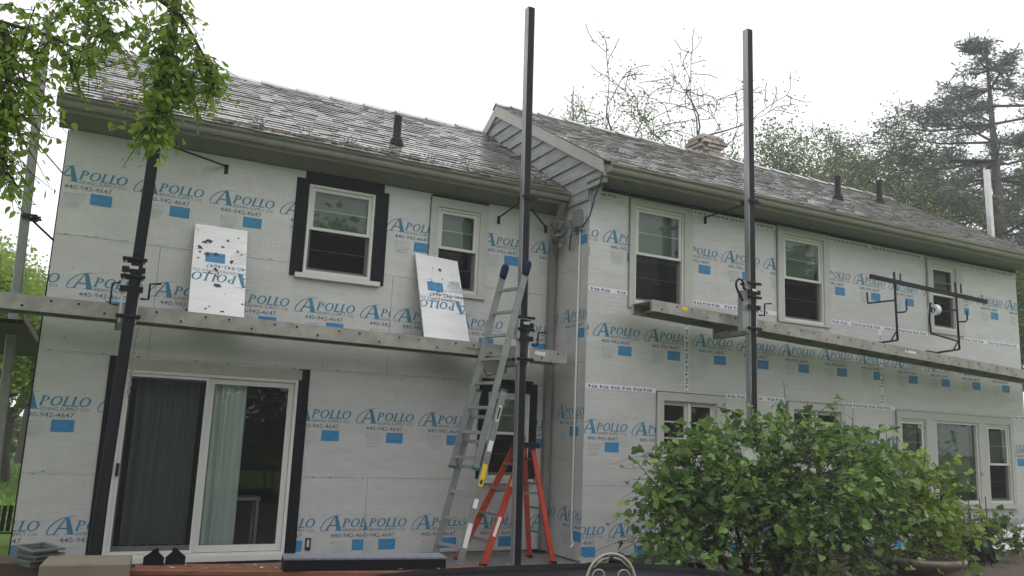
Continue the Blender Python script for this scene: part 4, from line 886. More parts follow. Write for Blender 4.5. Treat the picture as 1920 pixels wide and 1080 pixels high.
# patio table with dark glass top
tb = thing('patio_table', (2.1, -6.0, 0), 'black-rimmed patio table with a wet dark glass top', 'table')
te0, te1 = onZ(640, 1080, .74), onZ(1190, 1064, .74)
cT = onZ(960, 1060, .74)+Vector((.0, -.62, 0)); n = 48; rx, ry = 1.18, .62
def ell(s_, z): return [(cT.x+(rx+s_)*math.copysign(abs(math.cos(2*math.pi*j/n))**.75, math.cos(2*math.pi*j/n)), cT.y+(ry+s_)*math.copysign(abs(math.sin(2*math.pi*j/n))**.75, math.sin(2*math.pi*j/n)), z) for j in range(n)]
mb = MB(); vs = ell(0, .70)+ell(.015, .72)+ell(0, .74)+ell(-.05, .748)+ell(-.06, .715); mb.add(vs, [(a*n+j, a*n+(j+1) % n, (a+1)*n+(j+1) % n, (a+1)*n+j) for a in range(4) for j in range(n)], 0, True); part('rim', mb, 'table_black', tb)
part('glass_top', MB().add(ell(-.055, .716), [tuple(range(n))]), 'table_glass', tb)
for sx in (-.8, .8):
    for sy in (-.4, .4): part('leg', MB().tube([(cT.x+sx, cT.y+sy, 0), (cT.x+sx*.95, cT.y+sy*.95, .4), (cT.x+sx*.9, cT.y+sy*.9, .71)], .022, 8), 'table_black', tb)
# scroll-back garden chair
ch_c = onZ(1147, 1038, .90); gc = thing('garden_chair', (ch_c.x, ch_c.y, 0), 'cream metal garden chair with scrolled arch back beside the table', 'chair')
fx = Vector((math.cos(-_yaw*.6), math.sin(-_yaw*.6), 0)); fy = Vector((-fx.y, fx.x, 0))
w2 = .135; arch = []
for j in range(13): a = math.pi*j/12; arch.append(ch_c+fx*(-w2*math.cos(a))+Vector((0, 0, -.15+.15*math.sin(a))))
part('back_arch', MB().tube([ch_c-fx*w2*1.1+Vector((0,0,-.46))+fy*-.04]+arch+[ch_c+fx*w2*1.1+Vector((0,0,-.46))+fy*-.04], .0075, 8), 'chair_cream', gc)
for s_ in (-1, 1):
    pts = []
    for j in range(15):
        a = -1.2+j*.42; r_ = .05*(1-j/19); pts.append(ch_c+fx*s_*(.062+r_*math.cos(a))+Vector((0, 0, -.115+r_*math.sin(a))))
    part('scroll', MB().tube([ch_c+fx*s_*.012+Vector((0,0,-.24))]+pts, .0042, 6), 'chair_cream', gc)
    part('scroll', MB().tube([ch_c+fx*s_*.012+Vector((0,0,-.02)), ch_c+fx*s_*.05+Vector((0,0,-.03)), ch_c+fx*s_*.10+Vector((0,0,-.075))], .005, 6), 'chair_cream', gc)
sc_ = ch_c+fy*-.20; part('seat', MB().lathe([(.0, .0), (.19, .0), (.2, .01), (.19, .02), (0, .02)], (sc_.x, sc_.y, .43), 24), 'chair_cream', gc)
for s_ in (-1, 1): part('leg', MB().tube([ch_c+fx*w2*1.1*s_+fy*-.04+Vector((0,0,-.46)), (ch_c.x+fx.x*.18*s_, ch_c.y+fx.y*.18*s_, 0)], .009, 8), 'chair_cream', gc); q = sc_+fy*-.14+fx*.14*s_; part('leg', MB().tube([(q.x, q.y, .43), (q.x+fx.x*.02*s_, q.y-.02, 0)], .009, 8), 'chair_cream', gc)
# stone planter urn, air conditioner, wire trellis, nozzle-black tray by the wall
uc = onZ(1720, 1046, .29); 
u0, u1 = onY(1660, 1045, -2.9), onY(1780, 1045, -2.9); ur = (u1-u0).length/2*.92; uc = (u0+u1)/2
ut = thing('planter_urn', (uc.x, uc.y, 0), 'round glazed brown planter urn below the yellow-green shrub', 'planter')
zt = uc.z+.02
part('bowl', MB().lathe([(.22, .012), (.24, .03), (.18, .06), (ur*.62, zt-.17), (ur*.86, zt-.11), (ur*.97, zt-.065), (ur, zt-.03), (ur*.97, zt), (ur*.87, zt+.004), (ur*.84, zt-.03)], (uc.x, uc.y, 0), 40), 'urn', ut)
part('soil', MB().lathe([(0, zt-.028), (ur*.85, zt-.03)], (uc.x, uc.y, 0), 32), 'soil', ut)
mb = MB()
for k in range(7):
    a = random.uniform(0, 6.28); r1 = random.uniform(.1, .45); mb.tube([uc+Vector((r1*math.cos(a), r1*math.sin(a), -.02)), uc+Vector((r1*.3*math.cos(a+1), r1*.3*math.sin(a+1), .07)), uc+Vector((r1*math.cos(a+2.4), r1*math.sin(a+2.4), random.uniform(-.02, .05)))], .008, 5)
part('dry_stems', mb, 'bark_pale', ut)
ac0, ac1 = onY(1585, 1025, -1.45), onY(1655, 1023, -1.45); ac = thing('air_conditioner', (ac0.x+.37, -1.2, .02), 'grey louvred air conditioner half hidden behind the shrub', 'air conditioner')
X0, X1, ZT_ = ac0.x, ac1.x, max(.72, ac0.z); ZT_ = ac0.z+.02
part('cabinet', MB().box(X0+.02, X1-.02, -1.42, -.92, -.02, ZT_-.03), 'step_grey', ac); part('lid', MB().box(X0, X1, -1.46, -.90, ZT_-.03, ZT_), 'ac_grey', ac)
for x in (X0, X1-.04): part('corner_post', MB().box(x, x+.04, -1.455, -1.42, -.02, ZT_-.031), 'ac_grey', ac)
z = .0
while z < ZT_-.05: part('louvre', MB().box(X0+.041, X1-.041, -1.448, -1.424, z, z+.012), 'ac_grey', ac); z += .028
tc = onY(1830, 990, -2.2); tt = thing('plant_cage', (tc.x, tc.y, 0), 'thin dark wire plant cage among the vines at the wall', 'plant cage')
for k in range(6): 
    a = k*1.05; b0 = Vector((tc.x+.16*math.cos(a), tc.y+.16*math.sin(a), 0)); b1 = Vector((tc.x+.13*math.cos(a), tc.y+.13*math.sin(a), tc.z+.35+random.uniform(-.1, .12))); part('stake', MB().tube([b0, b1], .007, 5), 'twig', tt)
for z in (.25, .55): part('hoop', MB().tube([(tc.x+.15*math.cos(a), tc.y+.15*math.sin(a), z) for a in [j*math.pi/6 for j in range(12)]], .005, 5, closed=True), 'twig', tt)
gb = onY(1250, 1072, -1.6); tag(part('window_well_tray', MB().box(gb.x-.55, gb.x+.45, -1.75, -1.1, .012, .10).box(gb.x-.57, gb.x+.47, -1.77, -1.08, .1, .115), 'trim_black'), 'low black tray on the ground under the shrub by the wall', 'tray')
# garden chairs beyond the left corner of the house
for k, (a, b) in enumerate([(6, 1000)]):
    q = onY(a, b, 1.7); t = thing('lounge_chair', (q.x, q.y, -.03), 'low dark slatted lawn chair on the grass beyond the house corner', 'chair'); t.scale = (.44, .44, .44)
    for s_ in (-.28, .28): part('leg', MB().bar((q.x+s_, q.y-.25, -.03), (q.x+s_, q.y-.2, .58), .05, .05), 'black_metal', t); part('leg', MB().bar((q.x+s_, q.y+.3, -.03), (q.x+s_, q.y+.45, .92), .05, .05), 'black_metal', t); part('armrest', MB().bar((q.x+s_, q.y-.3, .60), (q.x+s_, q.y+.42, .60), .09, .03), 'black_metal', t)
    for j in range(4): part('seat_slat', MB().bar((q.x-.27, q.y-.2+.13*j, .38-.02*j), (q.x+.27, q.y-.2+.13*j, .38-.02*j), .1, .02), 'black_metal', t)
    for j in range(4): part('back_slat', MB().bar((q.x-.21+.14*j, q.y+.28, .36), (q.x-.21+.14*j, q.y+.50, 1.0), .1, .02, (0, 1, 0)), 'black_metal', t)
# ---------------------------------------------------------------- vegetation
def limb_tree(seed, base, height, r0, spread=.6, levels=4, fork=3, lean=(0, 0), first=.3, up=.35, kink=.18, upto=None):
    """recursive limbs; returns tube list [(pts, radii)] and tip points with directions"""
    rs = random.Random(seed); segs = []; tips = []
    def grow(p, d, ln, r_, lv):
        n = 4; pts = [p]; rad = [r_]; q = p.copy(); dd = d.copy()
        for i in range(n):
            dd = (dd+Vector((rs.gauss(0, kink), rs.gauss(0, kink), rs.gauss(0, kink*.6)+up*.12))).normalized(); q = q+dd*(ln/n); pts.append(q.copy()); rad.append(r_*(1-.42*(i+1)/n))
            if lv > 1 and i >= 1 and rs.random() < .75:
                a = rs.uniform(0, 6.28); o = dd.orthogonal().normalized(); o = Matrix.Rotation(a, 3, dd) @ o
                grow(q, (dd*(1-spread*.8)+o*spread+Vector((0, 0, up*.3))).normalized(), ln*rs.uniform(.5, .72), rad[-1]*.58, lv-1)
            if lv <= 2: tips.append((q.copy(), dd.copy(), lv))
        segs.append((pts, rad, lv))
        if lv > 1:
            for _ in range(fork):
                a = rs.uniform(0, 6.28); o = Matrix.Rotation(a, 3, dd) @ dd.orthogonal().normalized()
                grow(q, (dd+o*spread*rs.uniform(.6, 1.2)+Vector((0, 0, up*.2))).normalized(), ln*rs.uniform(.55, .8), rad[-1]*.7, lv-1)
    b = Vector(base); h0 = height*first; d0 = Vector((lean[0], lean[1], 1)).normalized()
    trunk = [b, b+d0*h0*.5+Vector((rs.gauss(0, .05), rs.gauss(0, .05), 0)), b+d0*h0]; segs.append((trunk, [r0*1.25, r0*1.02, r0*.9], 9))
    for k in range(fork+1):
        a = 6.28*k/(fork+1)+rs.uniform(-.4, .4); grow(trunk[-1]-Vector((0, 0, rs.uniform(0, h0*.2))), Vector((math.cos(a)*spread, math.sin(a)*spread, 1)).normalized(), height*.30, r0*.62, levels)
    return segs, tips
def segs_mesh(segs, minr=.004):
    mb = MB()
    for pts, rad, lv in segs: mb.tube(pts, [max(r_, minr) for r_ in rad], 8 if lv >= 4 else (5 if lv > 1 else 4), cap=False)
    return mb
def leaf_cloud(pts, size, shape='rhomb', jit=.3, per=6, seed=1, droop=.3, flat=0.0):
    """many leaf faces around given points; returns arrays for from_pydata"""
    r_ = np.random.default_rng(seed); P = np.repeat(np.array([tuple(p) for p in pts]), per, 0); n = len(P)
    P = P+r_.normal(0, jit, (n, 3))*np.array([1, 1, .8]); s_ = size*r_.choice([.5, .75, .95, 1.1, 1.35], n)[:, None]*r_.uniform(.85, 1.15, n)[:, None]
    d = r_.normal(0, 1, (n, 3)); d[:, 2] = d[:, 2]*.5-droop; d /= np.linalg.norm(d, axis=1)[:, None]
    nn = r_.normal(0, 1, (n, 3)); nn[:, 2] = np.abs(nn[:, 2])+flat; sd = np.cross(d, nn); sd /= np.linalg.norm(sd, axis=1)[:, None]+1e-9; up = np.cross(sd, d)
    if shape == 'rhomb':
        T = [(0, 0, 0), (.45, .33, .06), (1, 0, 0), (.45, -.33, .06)]; F = [(0, 1, 2, 3)]
    elif shape == 'heart':
        T = [(0, 0, 0), (-.10, .26, .05), (.08, .50, .08), (.42, .46, .07), (1.0, 0, -.06), (.42, -.46, .07), (.08, -.50, .08), (-.10, -.26, .05)]; F = [(0, 1, 2, 3), (0, 3, 4), (0, 4, 5), (0, 5, 6, 7)]
    elif shape == 'ovate':
        T = [(0, 0, 0), (.22, .24, .05), (.5, .27, .05), (1, 0, -.08), (.5, -.27, .05), (.22, -.24, .05)]; F = [(0, 1, 2, 3), (0, 3, 4, 5)]
    else: # needle tuft
        T = [(0, -.03, 0), (1, -.12, .05), (1, .12, .05), (0, .03, 0)]; F = [(0, 1, 2, 3)]
    k = len(T); V = np.zeros((n, k, 3))
    for i, (a, b, c) in enumerate(T): V[:, i] = P+d*s_*a+sd*s_*b+up*s_*c
    faces = [tuple(i*k+j for j in f) for i in range(n) for f in F]
    return V.reshape(-1, 3), faces, (P, d, sd, up, s_[:, 0], T, F)
def cloud_obj(name, V, faces, m, parent, kind=None):
    lo, hi = V.min(0), V.max(0); c = Vector(((lo[0]+hi[0])/2, (lo[1]+hi[1])/2, lo[2])); me = bpy.data.meshes.new(name); me.from_pydata((V-np.array(c)).tolist(), [], faces); me.materials.append(M[m]); me.update()
    o = link(name, me, parent, c)
    if kind: o['kind'] = kind
    return o
LEAFM = {}
def leaf_objects(info, count, m, parent, shape):
    """the leaves that show largest become objects of their own, the rest one part"""
    P, d, sd, up, s_, T, F = info; n = len(P); cam_ = np.array(CAM); f_ = np.array(_f)
    dep = (P-cam_)@f_; u = (P-cam_)@np.array(_r)/dep; v = (P-cam_)@np.array(_u)/dep
    vis = (dep > .5) & (np.abs(u) < .60) & (np.abs(v) < .34); sc_ = np.where(vis, s_/np.maximum(dep, .1), 0); idx = np.argsort(-sc_)[:count]; keep = np.ones(n, bool); keep[idx] = False
    key = (shape, m)
    if key not in LEAFM:
        me = bpy.data.meshes.new('leaf'); me.from_pydata([tuple(t) for t in T], [], [tuple(f) for f in F]); me.materials.append(M[m]); LEAFM[key] = me
    for i in idx:
        o = link('leaf', LEAFM[key], parent, P[i]); X = Vector(d[i]); Y = Vector(sd[i]); Z = Vector(up[i]); o.rotation_mode = 'QUATERNION'
        mt = Matrix((X, Y, Z)).transposed(); 
        if mt.determinant() < 0: mt = Matrix((X, -Y, Z)).transposed()
        o.rotation_quaternion = mt.to_quaternion(); o.scale = (s_[i],)*3
    k = len(T); ii = np.nonzero(keep)[0]; V = np.zeros((len(ii), k, 3))
    for j, (a, b, c) in enumerate(T): V[:, j] = P[ii]+(d*a+sd*b+up*c)[ii]*s_[ii][:, None]
    faces = [tuple(q*k+j for j in f) for q in range(len(ii)) for f in F]
    return V.reshape(-1, 3), faces
# redbud shrub in front of the projecting wing
def shrub(base, px_shape, Y, name, label, m, nleaf, size, seed, nobj, depth_r=.9, stems=7):
    rs = random.Random(seed); b = Vector(base); t = thing(name, b, label, 'shrub', 'leafy shrubs before the projecting wing')
    pts = []; 
    # crown: ellipsoidal masses given by photo centre (u, v), radius in px, at depth Y
    masses = []
    for (u, v, ru, rv) in px_shape:
        c = onY(u, v, Y+rs.uniform(-.35, .35)); k = depth(c)/FPX; masses.append((c, ru*k*1.05, rv*k*1.05))
    tw = MB(); left = nleaf
    while left > 0:
        c, ra, rb = rs.choices(masses, weights=[q[1]*q[2] for q in masses])[0]
        while True:
            q = Vector((rs.uniform(-1, 1), rs.uniform(-1, 1), rs.uniform(-1, 1)))
            if .3 < q.length < 1: break
        q = q*(q.length**-.45); p = c+Vector((q.x*ra, q.y*depth_r*min(ra, 1.0), q.z*rb))
        if p.z < .12: continue
        d = (Vector((q.x, q.y, q.z*.7+.15)).normalized()+Vector((rs.gauss(0, .45), rs.gauss(0, .45), rs.gauss(0, .35)))).normalized(); ln = rs.choice([.16, .24, .34, .55])*rs.uniform(.8, 1.2); n_ = rs.randint(5, 12); path = []
        for k in range(5): t_ = k/4; path.append(p+d*ln*t_-Vector((0, 0, .12*ln*t_*t_*3)))
        tw.tube([p-d*.12]+path, [.005, .004, .004, .003, .002, .0015], 3, cap=False)
        for k in range(n_): t_ = (k+rs.random())/n_*3.99; a = int(t_); pts.append(path[a].lerp(path[a+1], t_-a)+Vector((rs.gauss(0, .022), rs.gauss(0, .022), rs.gauss(0, .02))))
        left -= n_
    part('twigs', tw, 'twig', t)['kind'] = 'stuff'
    V, F_, info = leaf_cloud(pts, size, 'heart', .012, 1, seed, .35, .6)
    V, F_ = leaf_objects(info, nobj, m, t, 'heart'); cloud_obj('foliage', V, F_, m, t, 'stuff')
    mb = MB()
    for k in range(stems):
        c, ra, rb = rs.choice(masses); q = c+Vector((rs.uniform(-.7, .7)*ra, rs.uniform(-.5, .5)*ra, rs.uniform(0, .6)*rb)); s0 = b+Vector((rs.uniform(-.35, .35), rs.uniform(-.2, .2), 0)); mid = s0.lerp(q, .5)+Vector((rs.uniform(-.15, .15), rs.uniform(-.1, .1), .1))
        mb.tube([s0, s0.lerp(mid, .5)+Vector((0, 0, .08)), mid, q], [.028, .022, .016, .006], 6)
        for _ in range(9):
            a = mid.lerp(q, rs.random()); e = rs.choice(pts); 
            if (e-a).length < 1.3: mb.tube([a, a.lerp(e, .5)+Vector((0, 0, .05)), e], [.007, .005, .003], 4)
    part('stems', mb, 'twig', t)['kind'] = 'stuff'; return t
by = -3.2; cb_ = onY(1440, 1000, by)
shrub((cb_.x, by, 0), [(1440, 885, 190, 78), (1350, 900, 105, 60), (1540, 885, 120, 75), (1285, 925, 50, 40), (1470, 812, 75, 26), (1380, 965, 150, 50), (1560, 960, 120, 60), (1250, 985, 42, 65), (1215, 935, 16, 18), (1600, 845, 50, 35), (1250, 1045, 38, 28), (1340, 1030, 40, 18), (1520, 1025, 90, 40), (1320, 850, 45, 26)], by, 'redbud_shrub', 'large dark green shrub with heart-shaped leaves before the projecting wing', 'leaf_redbud', 8600, .068, 21, 300, stems=13)
cb_ = onY(1730, 1000, -2.6)
shrub((cb_.x, -2.6, 0), [(1710, 930, 70, 55), (1755, 935, 50, 45), (1690, 880, 45, 34), (1740, 985, 80, 35), (1650, 950, 50, 50)], -2.6, 'yellow_shrub', 'yellow-green shrub growing over the planter urn', 'leaf_yellow', 2000, .074, 31, 0, .6, 5)
cb_ = onY(1850, 1060, -2.0)
shrub((cb_.x, -2.0, 0), [(1850, 1045, 60, 45), (1800, 1050, 50, 40), (1780, 1020, 40, 30), (1880, 1030, 30, 50), (1640, 1070, 60, 25)], -2.0, 'vine_shrub', 'low tangled vine shrub between the urn and the leaning foam board', 'leaf_mid', 900, .075, 41, 0, .6, 8)
# upright shoots over the shrub
mb = MB(); pts = []
for (u, v, v2) in [(1400, 830, 735), (1470, 820, 715), (1360, 830, 765), (1590, 830, 765), (1660, 850, 800), (1730, 900, 790), (1300, 840, 790), (1510, 800, 752)]:
    a, b = onY(u, v, by), onY(u+random.uniform(-10, 14), v2, by); mb.tube([a, a.lerp(b, .5)+Vector((.03, 0, 0)), b], [.006, .005, .003], 4); pts += [a.lerp(b, random.uniform(.25, 1)) for _ in range(5)]
sh = thing('tall_shoots', onY(1470, 820, by), 'loose leafy shoots sticking up from the top of the dark shrub', 'shoots'); part('stems', mb, 'twig', sh)['kind'] = 'stuff'
V, F_, info = leaf_cloud(pts, .085, 'heart', .04, 1, 5, .3, .4); cloud_obj('leaves', V, F_, 'leaf_redbud', sh)
# overhanging tree at the upper left, trunk outside the frame
ot = thing('overhanging_tree', (-3.6, -4.2, -.03), 'light green tree whose branches hang over the left roof end', 'tree')
Yb = -4.7
def P2(u, v, dy=0): return onY(u, v, Yb+dy)
mb = MB(); tr0 = Vector((-3.6, -4.2, -.03)); mb.tube([tr0, tr0+Vector((.1, 0, 1.5)), tr0+Vector((.35, -.1, 3.0)), tr0+Vector((.8, -.2, 4.4))], [.22, .18, .15, .1], 12); part('trunk', mb, 'bark', ot)
limbs = [[tr0+Vector((.3, -.1, 2.8)), P2(-120, 60, .1), P2(0, 40), P2(90, 66), P2(160, 100), P2(175, 115)], [tr0+Vector((.6, -.15, 3.8)), P2(-100, -120), P2(120, -60, .1), P2(260, -30), P2(330, -20), P2(318, 60), P2(306, 140), P2(298, 215), P2(290, 240)],
         [P2(260, -30), P2(340, 30), P2(385, 110), P2(400, 170)], [P2(0, 40), P2(20, 130), P2(15, 220), P2(5, 330)], [P2(120, -60), P2(180, 10), P2(215, 80)], [P2(-120, 60), P2(-60, 180), P2(-30, 300)], [P2(90, 66), P2(130, 110), P2(150, 170)], [P2(298, 130), P2(340, 150), P2(365, 185)]]
mb = MB()
for l in limbs: mb.tube(l, [max(.004, .017*(1-i/len(l))) for i in range(len(l))], 6)
part('branches', mb, 'bark', ot)
pts = []; tw = MB()
def spray(p, d, ln, n_):
    path = [p+d*ln*k/4-Vector((0, 0, .22*ln*(k/4)**2)) for k in range(5)]; tw.tube(path, [.004, .0035, .003, .0025, .0015], 3, cap=False)
    for k in range(n_):
        t_ = (k+random.random())/n_*3.99; a = int(t_); pts.append(path[a].lerp(path[a+1], t_-a)+Vector((random.gauss(0, .016), random.gauss(0, .016), random.gauss(-.008, .014))))
def along(l, n, reach, k0=0, drop=.5):
    for _ in range(n):
        i = random.randint(k0, len(l)-2); q = l[i].lerp(l[i+1], random.random()); d = Vector((random.gauss(0, 1), random.gauss(0, 1), random.gauss(0, .6)-drop)).normalized(); spray(q, d, reach*random.uniform(.5, 1.2), random.randint(6, 11))
along(limbs[0], 16, .22, 2); along(limbs[1], 125, .17, 4, .8); along(limbs[1], 16, .3, 2); along(limbs[2], 52, .19, 1, .8); along(limbs[3], 120, .30, 0); along(limbs[4], 50, .25); along(limbs[5], 40, .34, 1); along(limbs[6], 8, .12); along(limbs[7], 26, .16, 0, .8)
for (u, v, su, n_) in [(40, 60, 42, 26), (60, 150, 30, 10), (160, 35, 36, 18), (20, 200, 20, 11), (110, 20, 40, 16), (262, 236, 7, 3), (250, 45, 36, 15), (5, 300, 8, 4)]:
    for _ in range(n_): spray(P2(u+random.gauss(0, su), v+random.gauss(0, su), random.gauss(0, .2)), Vector((random.gauss(0, 1), random.gauss(0, 1), -.5)).normalized(), random.uniform(.1, .24), random.randint(6, 10))
part('twigs', tw, 'twig', ot)['kind'] = 'stuff'
V, F_, info = leaf_cloud(pts, .046, 'ovate', .004, 1, 9, .75, .2)
V, F_ = leaf_objects(info, 300, 'leaf_near', ot, 'ovate'); cloud_obj('foliage', V, F_, 'leaf_near', ot, 'stuff')
# the tree's main crown spreads above the frame, over the yard and the left eave
rc = np.random.default_rng(8); q = rc.normal(0, 1, (15000, 3)); q /= np.linalg.norm(q, axis=1)[:, None]; q *= rc.uniform(.45, 1, 15000)[:, None]**.6
cp = np.array([-2.6, -4.6, 6.6])+q*np.array([4.0, 3.6, 1.7]); dd_ = cp-np.array(CAM); dz_ = dd_@np.array(_f); vv = 540-FPX*(dd_@np.array(_u))/np.maximum(dz_, .05); uu = 960+FPX*(dd_@np.array(_r))/np.maximum(dz_, .05)
cp = cp[(dz_ < .3) | (vv < -25) | (uu < -40)]
V, F_, i_ = leaf_cloud(cp, .10, 'ovate', .05, 1, 19, .5, .2); cloud_obj('crown', V, F_, 'leaf_near', ot, 'stuff')
# white plastic scrap caught in the shrub
a_ = [onY(u, v, by-.55) for u, v in [(1378, 823), (1392, 826), (1406, 840), (1420, 850), (1432, 862), (1424, 872), (1408, 866), (1396, 852), (1382, 840)]]
ws = part('plastic_scrap', MB().add([p+Vector((0, random.uniform(-.03, .03), 0)) for p in a_]+[p+Vector((.01, .05, -.01)) for p in a_], [(0, 1, 8), (1, 7, 8), (1, 2, 7), (2, 6, 7), (2, 3, 6), (3, 5, 6), (3, 4, 5), (9, 17, 10), (10, 17, 16), (10, 16, 11), (11, 16, 15), (11, 15, 12), (12, 15, 14), (12, 14, 13), (0, 9, 10, 1), (4, 13, 14, 5)]), 'sticker_white'); tag(ws, 'white plastic scrap caught in the top of the dark shrub', 'plastic scrap')
# thin twigs and a wire behind the corner
wr = part('service_wire', MB().tube([(-7, 3, 4.9), onY(0, 235, .6), onY(60, 258, .3), (XL-.005, .12, 4.02)], .007, 5), 'cable'); tag(wr, 'thin wire running from the trees to the left house corner', 'wire')
# background trees
def tree(name, label, base, H, r0, seed, m, per, size, jit, bark='bark', spread=.62, levels=4, fork=2, first=.3, keep=1.0, group='trees beyond the house', shape='rhomb', up=.35, kink=.18):
    segs, tips = limb_tree(seed, base, H, r0, spread, levels, fork, first=first, up=up, kink=kink)
    t = thing(name, base, label, 'tree', group); mbt = segs_mesh([s for s in segs if s[2] >= levels]); part('trunk', mbt, bark, t)
    sm = [s for s in segs if s[2] < levels]
    if sm: part('limbs', segs_mesh(sm, .013), bark, t)
    rs = random.Random(seed+1); tp = [p for p, d, lv in tips if rs.random() < keep]
    V, F_, info = leaf_cloud(tp, size, shape, jit, per, seed, .25); cloud_obj('crown', V, F_, m, t); return t
PX = lambda u, v, Y: onY(u, v, Y)
def gb(u, Y, z=-.03): p = onY(u, 600, Y); return (p.x, Y, z)
tree('locust_tree', 'half-bare tree with sparse leaves behind the chimney-side ridge', gb(1195, 13), 14.4, .34, 5, 'leaf_sparse', 12, .075, .20, 'bark', 1.0, 5, 2, .40, .34, kink=.24, up=.22)
tree('locust_tree', 'half-bare spreading tree rising behind the brick chimney', gb(1400, 14), 15.6, .36, 12, 'leaf_sparse', 12, .075, .20, 'bark', 1.0, 5, 2, .40, .30, kink=.24, up=.22)
tree('leafy_tree', 'light green leafy tree behind the two roof vents', gb(1600, 13), 15.0, .24, 23, 'leaf_back', 46, .10, .26, 'bark_pale', .7, 4, 2, .40)
tree('leafy_tree', 'rounded green tree left of the dark pine', gb(1740, 12), 14.0, .22, 37, 'leaf_back', 52, .10, .28, 'bark', .7, 4, 2, .38)
tree('leafy_tree', 'low green tree behind the far rake and pale pole', gb(1850, 7), 8.6, .20, 41, 'leaf_mid', 55, .10, .26, 'bark', .75, 4, 2, .32)
# pine: layered horizontal limbs with needle tufts
def pine(base, H, seed, label):
    rs = random.Random(seed); b = Vector(base); t = thing('pine_tree', b, label, 'tree', 'trees beyond the house'); part('trunk', MB().tube([b, b+Vector((.1, 0, H*.5)), b+Vector((0, .1, H))], [.34, .22, .03], 10), 'bark', t)
    mb = MB(); pts = []; z = H*.30
    while z < H*.99:
        for k in range(5):
            a = rs.uniform(0, 6.28); ln = ((H-z)*.34+2.2*min(1, (H-z)/4))*rs.uniform(.45, 1.25)+.3; p = b+Vector((0, 0, z)); tip = p+Vector((math.cos(a)*ln, math.sin(a)*ln, ln*.12+rs.uniform(-.2, .3))); mid = p.lerp(tip, .5)-Vector((0, 0, ln*.06)); mb.tube([p, mid, tip], [.055, .035, .012], 5, cap=False)
            for _ in range(int(9+ln*6)): q = p.lerp(tip, rs.uniform(.25, 1.05)); w_ = .08+ln*.05; pts.append(q+Vector((rs.gauss(0, w_), rs.gauss(0, w_), rs.gauss(.06, .10))))
        z += H*.042
    part('limbs', mb, 'bark', t); V, F_, i_ = leaf_cloud(pts, .20, 'needle', .10, 14, seed, -.1); cloud_obj('crown', V, F_, 'needle', t)
pine(gb(1885, 8), 16.6, 3, 'tall dark pine with layered limbs at the far end of the house')
pine(gb(2010, 10), 18.0, 9, 'second dark pine overlapping the tall one beyond the house end')
# trees and hedge behind the lawn on the left
tree('leafy_tree', 'bright green tree beyond the lawn, left of the house', gb(40, 12), 5.6, .2, 61, 'leaf_near', 50, .085, .25, 'bark', .7, 4, 2, .25)
tree('leafy_tree', 'green tree partly hidden by the bare scaffold pole', gb(-60, 9), 5.0, .2, 67, 'leaf_near', 45, .085, .25, 'bark', .7, 4, 2, .25)
tree('leafy_tree', 'tall leafy tree close behind the left house corner', gb(85, 20), 7.6, .25, 71, 'leaf_near', 50, .11, .32, 'bark', .7, 4, 2, .22)
r_ = np.random.default_rng(4)
hx = np.stack([r_.uniform(-22, 10, 5000), r_.normal(24, 1.0, 5000), np.abs(r_.normal(0, 1, 5000))*1.0+.1], 1)
V, F_, i_ = leaf_cloud(hx, .30, 'rhomb', .1, 2, 6, .2); tag(cloud_obj('hedge_mass', V, F_, 'leaf_back', None, 'stuff'), 'dark hedge closing off the lawn beyond the house', 'hedge')
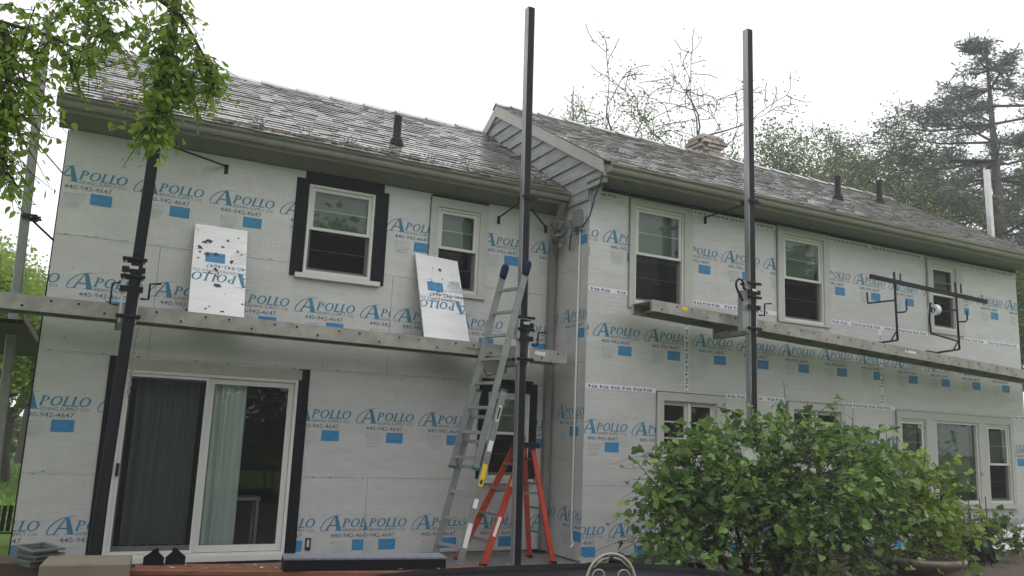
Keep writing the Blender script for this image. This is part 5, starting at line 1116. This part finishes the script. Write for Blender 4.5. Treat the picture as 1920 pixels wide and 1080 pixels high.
# grass blades on the lawn strip seen past the corner
n = 9000; gx_ = r_.uniform(-4.5, -.7, n); gy = r_.uniform(3, 20, n); V = np.zeros((n, 3, 3)); h = r_.uniform(.05, .12, n); a = r_.uniform(0, 6.28, n)
V[:, 0] = np.stack([gx_-.012*np.cos(a), gy-.012*np.sin(a), np.full(n, -.03)], 1); V[:, 1] = np.stack([gx_+.012*np.cos(a), gy+.012*np.sin(a), np.full(n, -.03)], 1); V[:, 2] = np.stack([gx_+.05*np.cos(a*3), gy+.05*np.sin(a*3), h-.03], 1)
tag(cloud_obj('lawn_grass', V.reshape(-1, 3), [(3*i, 3*i+1, 3*i+2) for i in range(n)], 'grass', None, 'stuff'), 'short green lawn grass past the left house corner', 'grass')
# trees standing behind the photographer: they show in the window panes
src = None
for k, (x, y, s_) in enumerate([(-9, -27, 1.0), (-2, -31, 1.1), (5, -28, .95), (12, -30, 1.05), (19, -26, 1.0), (27, -22, 1.1), (-16, -22, 1.05), (34, -14, 1.0)]):
    if src is None:
        src = tree('garden_tree', 'leafy garden tree across the yard, mirrored in the panes', (0, 0, -.03), 10.5, .26, 91, 'leaf_back', 12, .42, .6, 'bark', .7, 4, 2, .28, group='garden trees across the yard'); ob = src; kids = list(src.children)
        # re-anchor parts relative to the tree base
    else:
        ob = src.copy(); COL.objects.link(ob)
        for c in kids: c2 = c.copy(); COL.objects.link(c2); c2.parent = ob
    ob.location = (x, y, -.03); ob.rotation_euler = (0, 0, k*1.3); ob.scale = (s_, s_, s_)
hd = np.stack([r_.uniform(-30, 55, 14000), r_.normal(-33, 1.5, 14000), np.abs(r_.normal(0, 3.6, 14000))+.1], 1)  # unseen hedge added behind the camera to darken reflections in the lower panes
V, F_, i_ = leaf_cloud(hd, .5, 'rhomb', .2, 2, 16, .2); tag(cloud_obj('reflection_hedge', V, F_, 'leaf_back', None, 'stuff'), 'unseen tall hedge added across the yard to darken the pane reflections', 'hedge')
# rain-laden air
hz = MB().box(-70, 85, -48, 60, -1.2, 30); ho = part('haze', hz, 'cable'); ho['kind'] = 'stuff'; tag(ho, 'pale rainy air over the whole yard', 'haze')
hm = bpy.data.materials.new('haze'); hm.use_nodes = True; hn = hm.node_tree; hn.nodes.clear()
pv = hn.nodes.new('ShaderNodeVolumePrincipled'); pv.inputs['Density'].default_value = .0034; pv.inputs['Color'].default_value = (1, 1, 1, 1); pv.inputs['Anisotropy'].default_value = .2
oo = hn.nodes.new('ShaderNodeOutputMaterial'); hn.links.new(pv.outputs[0], oo.inputs['Volume']); ho.data.materials[0] = hm
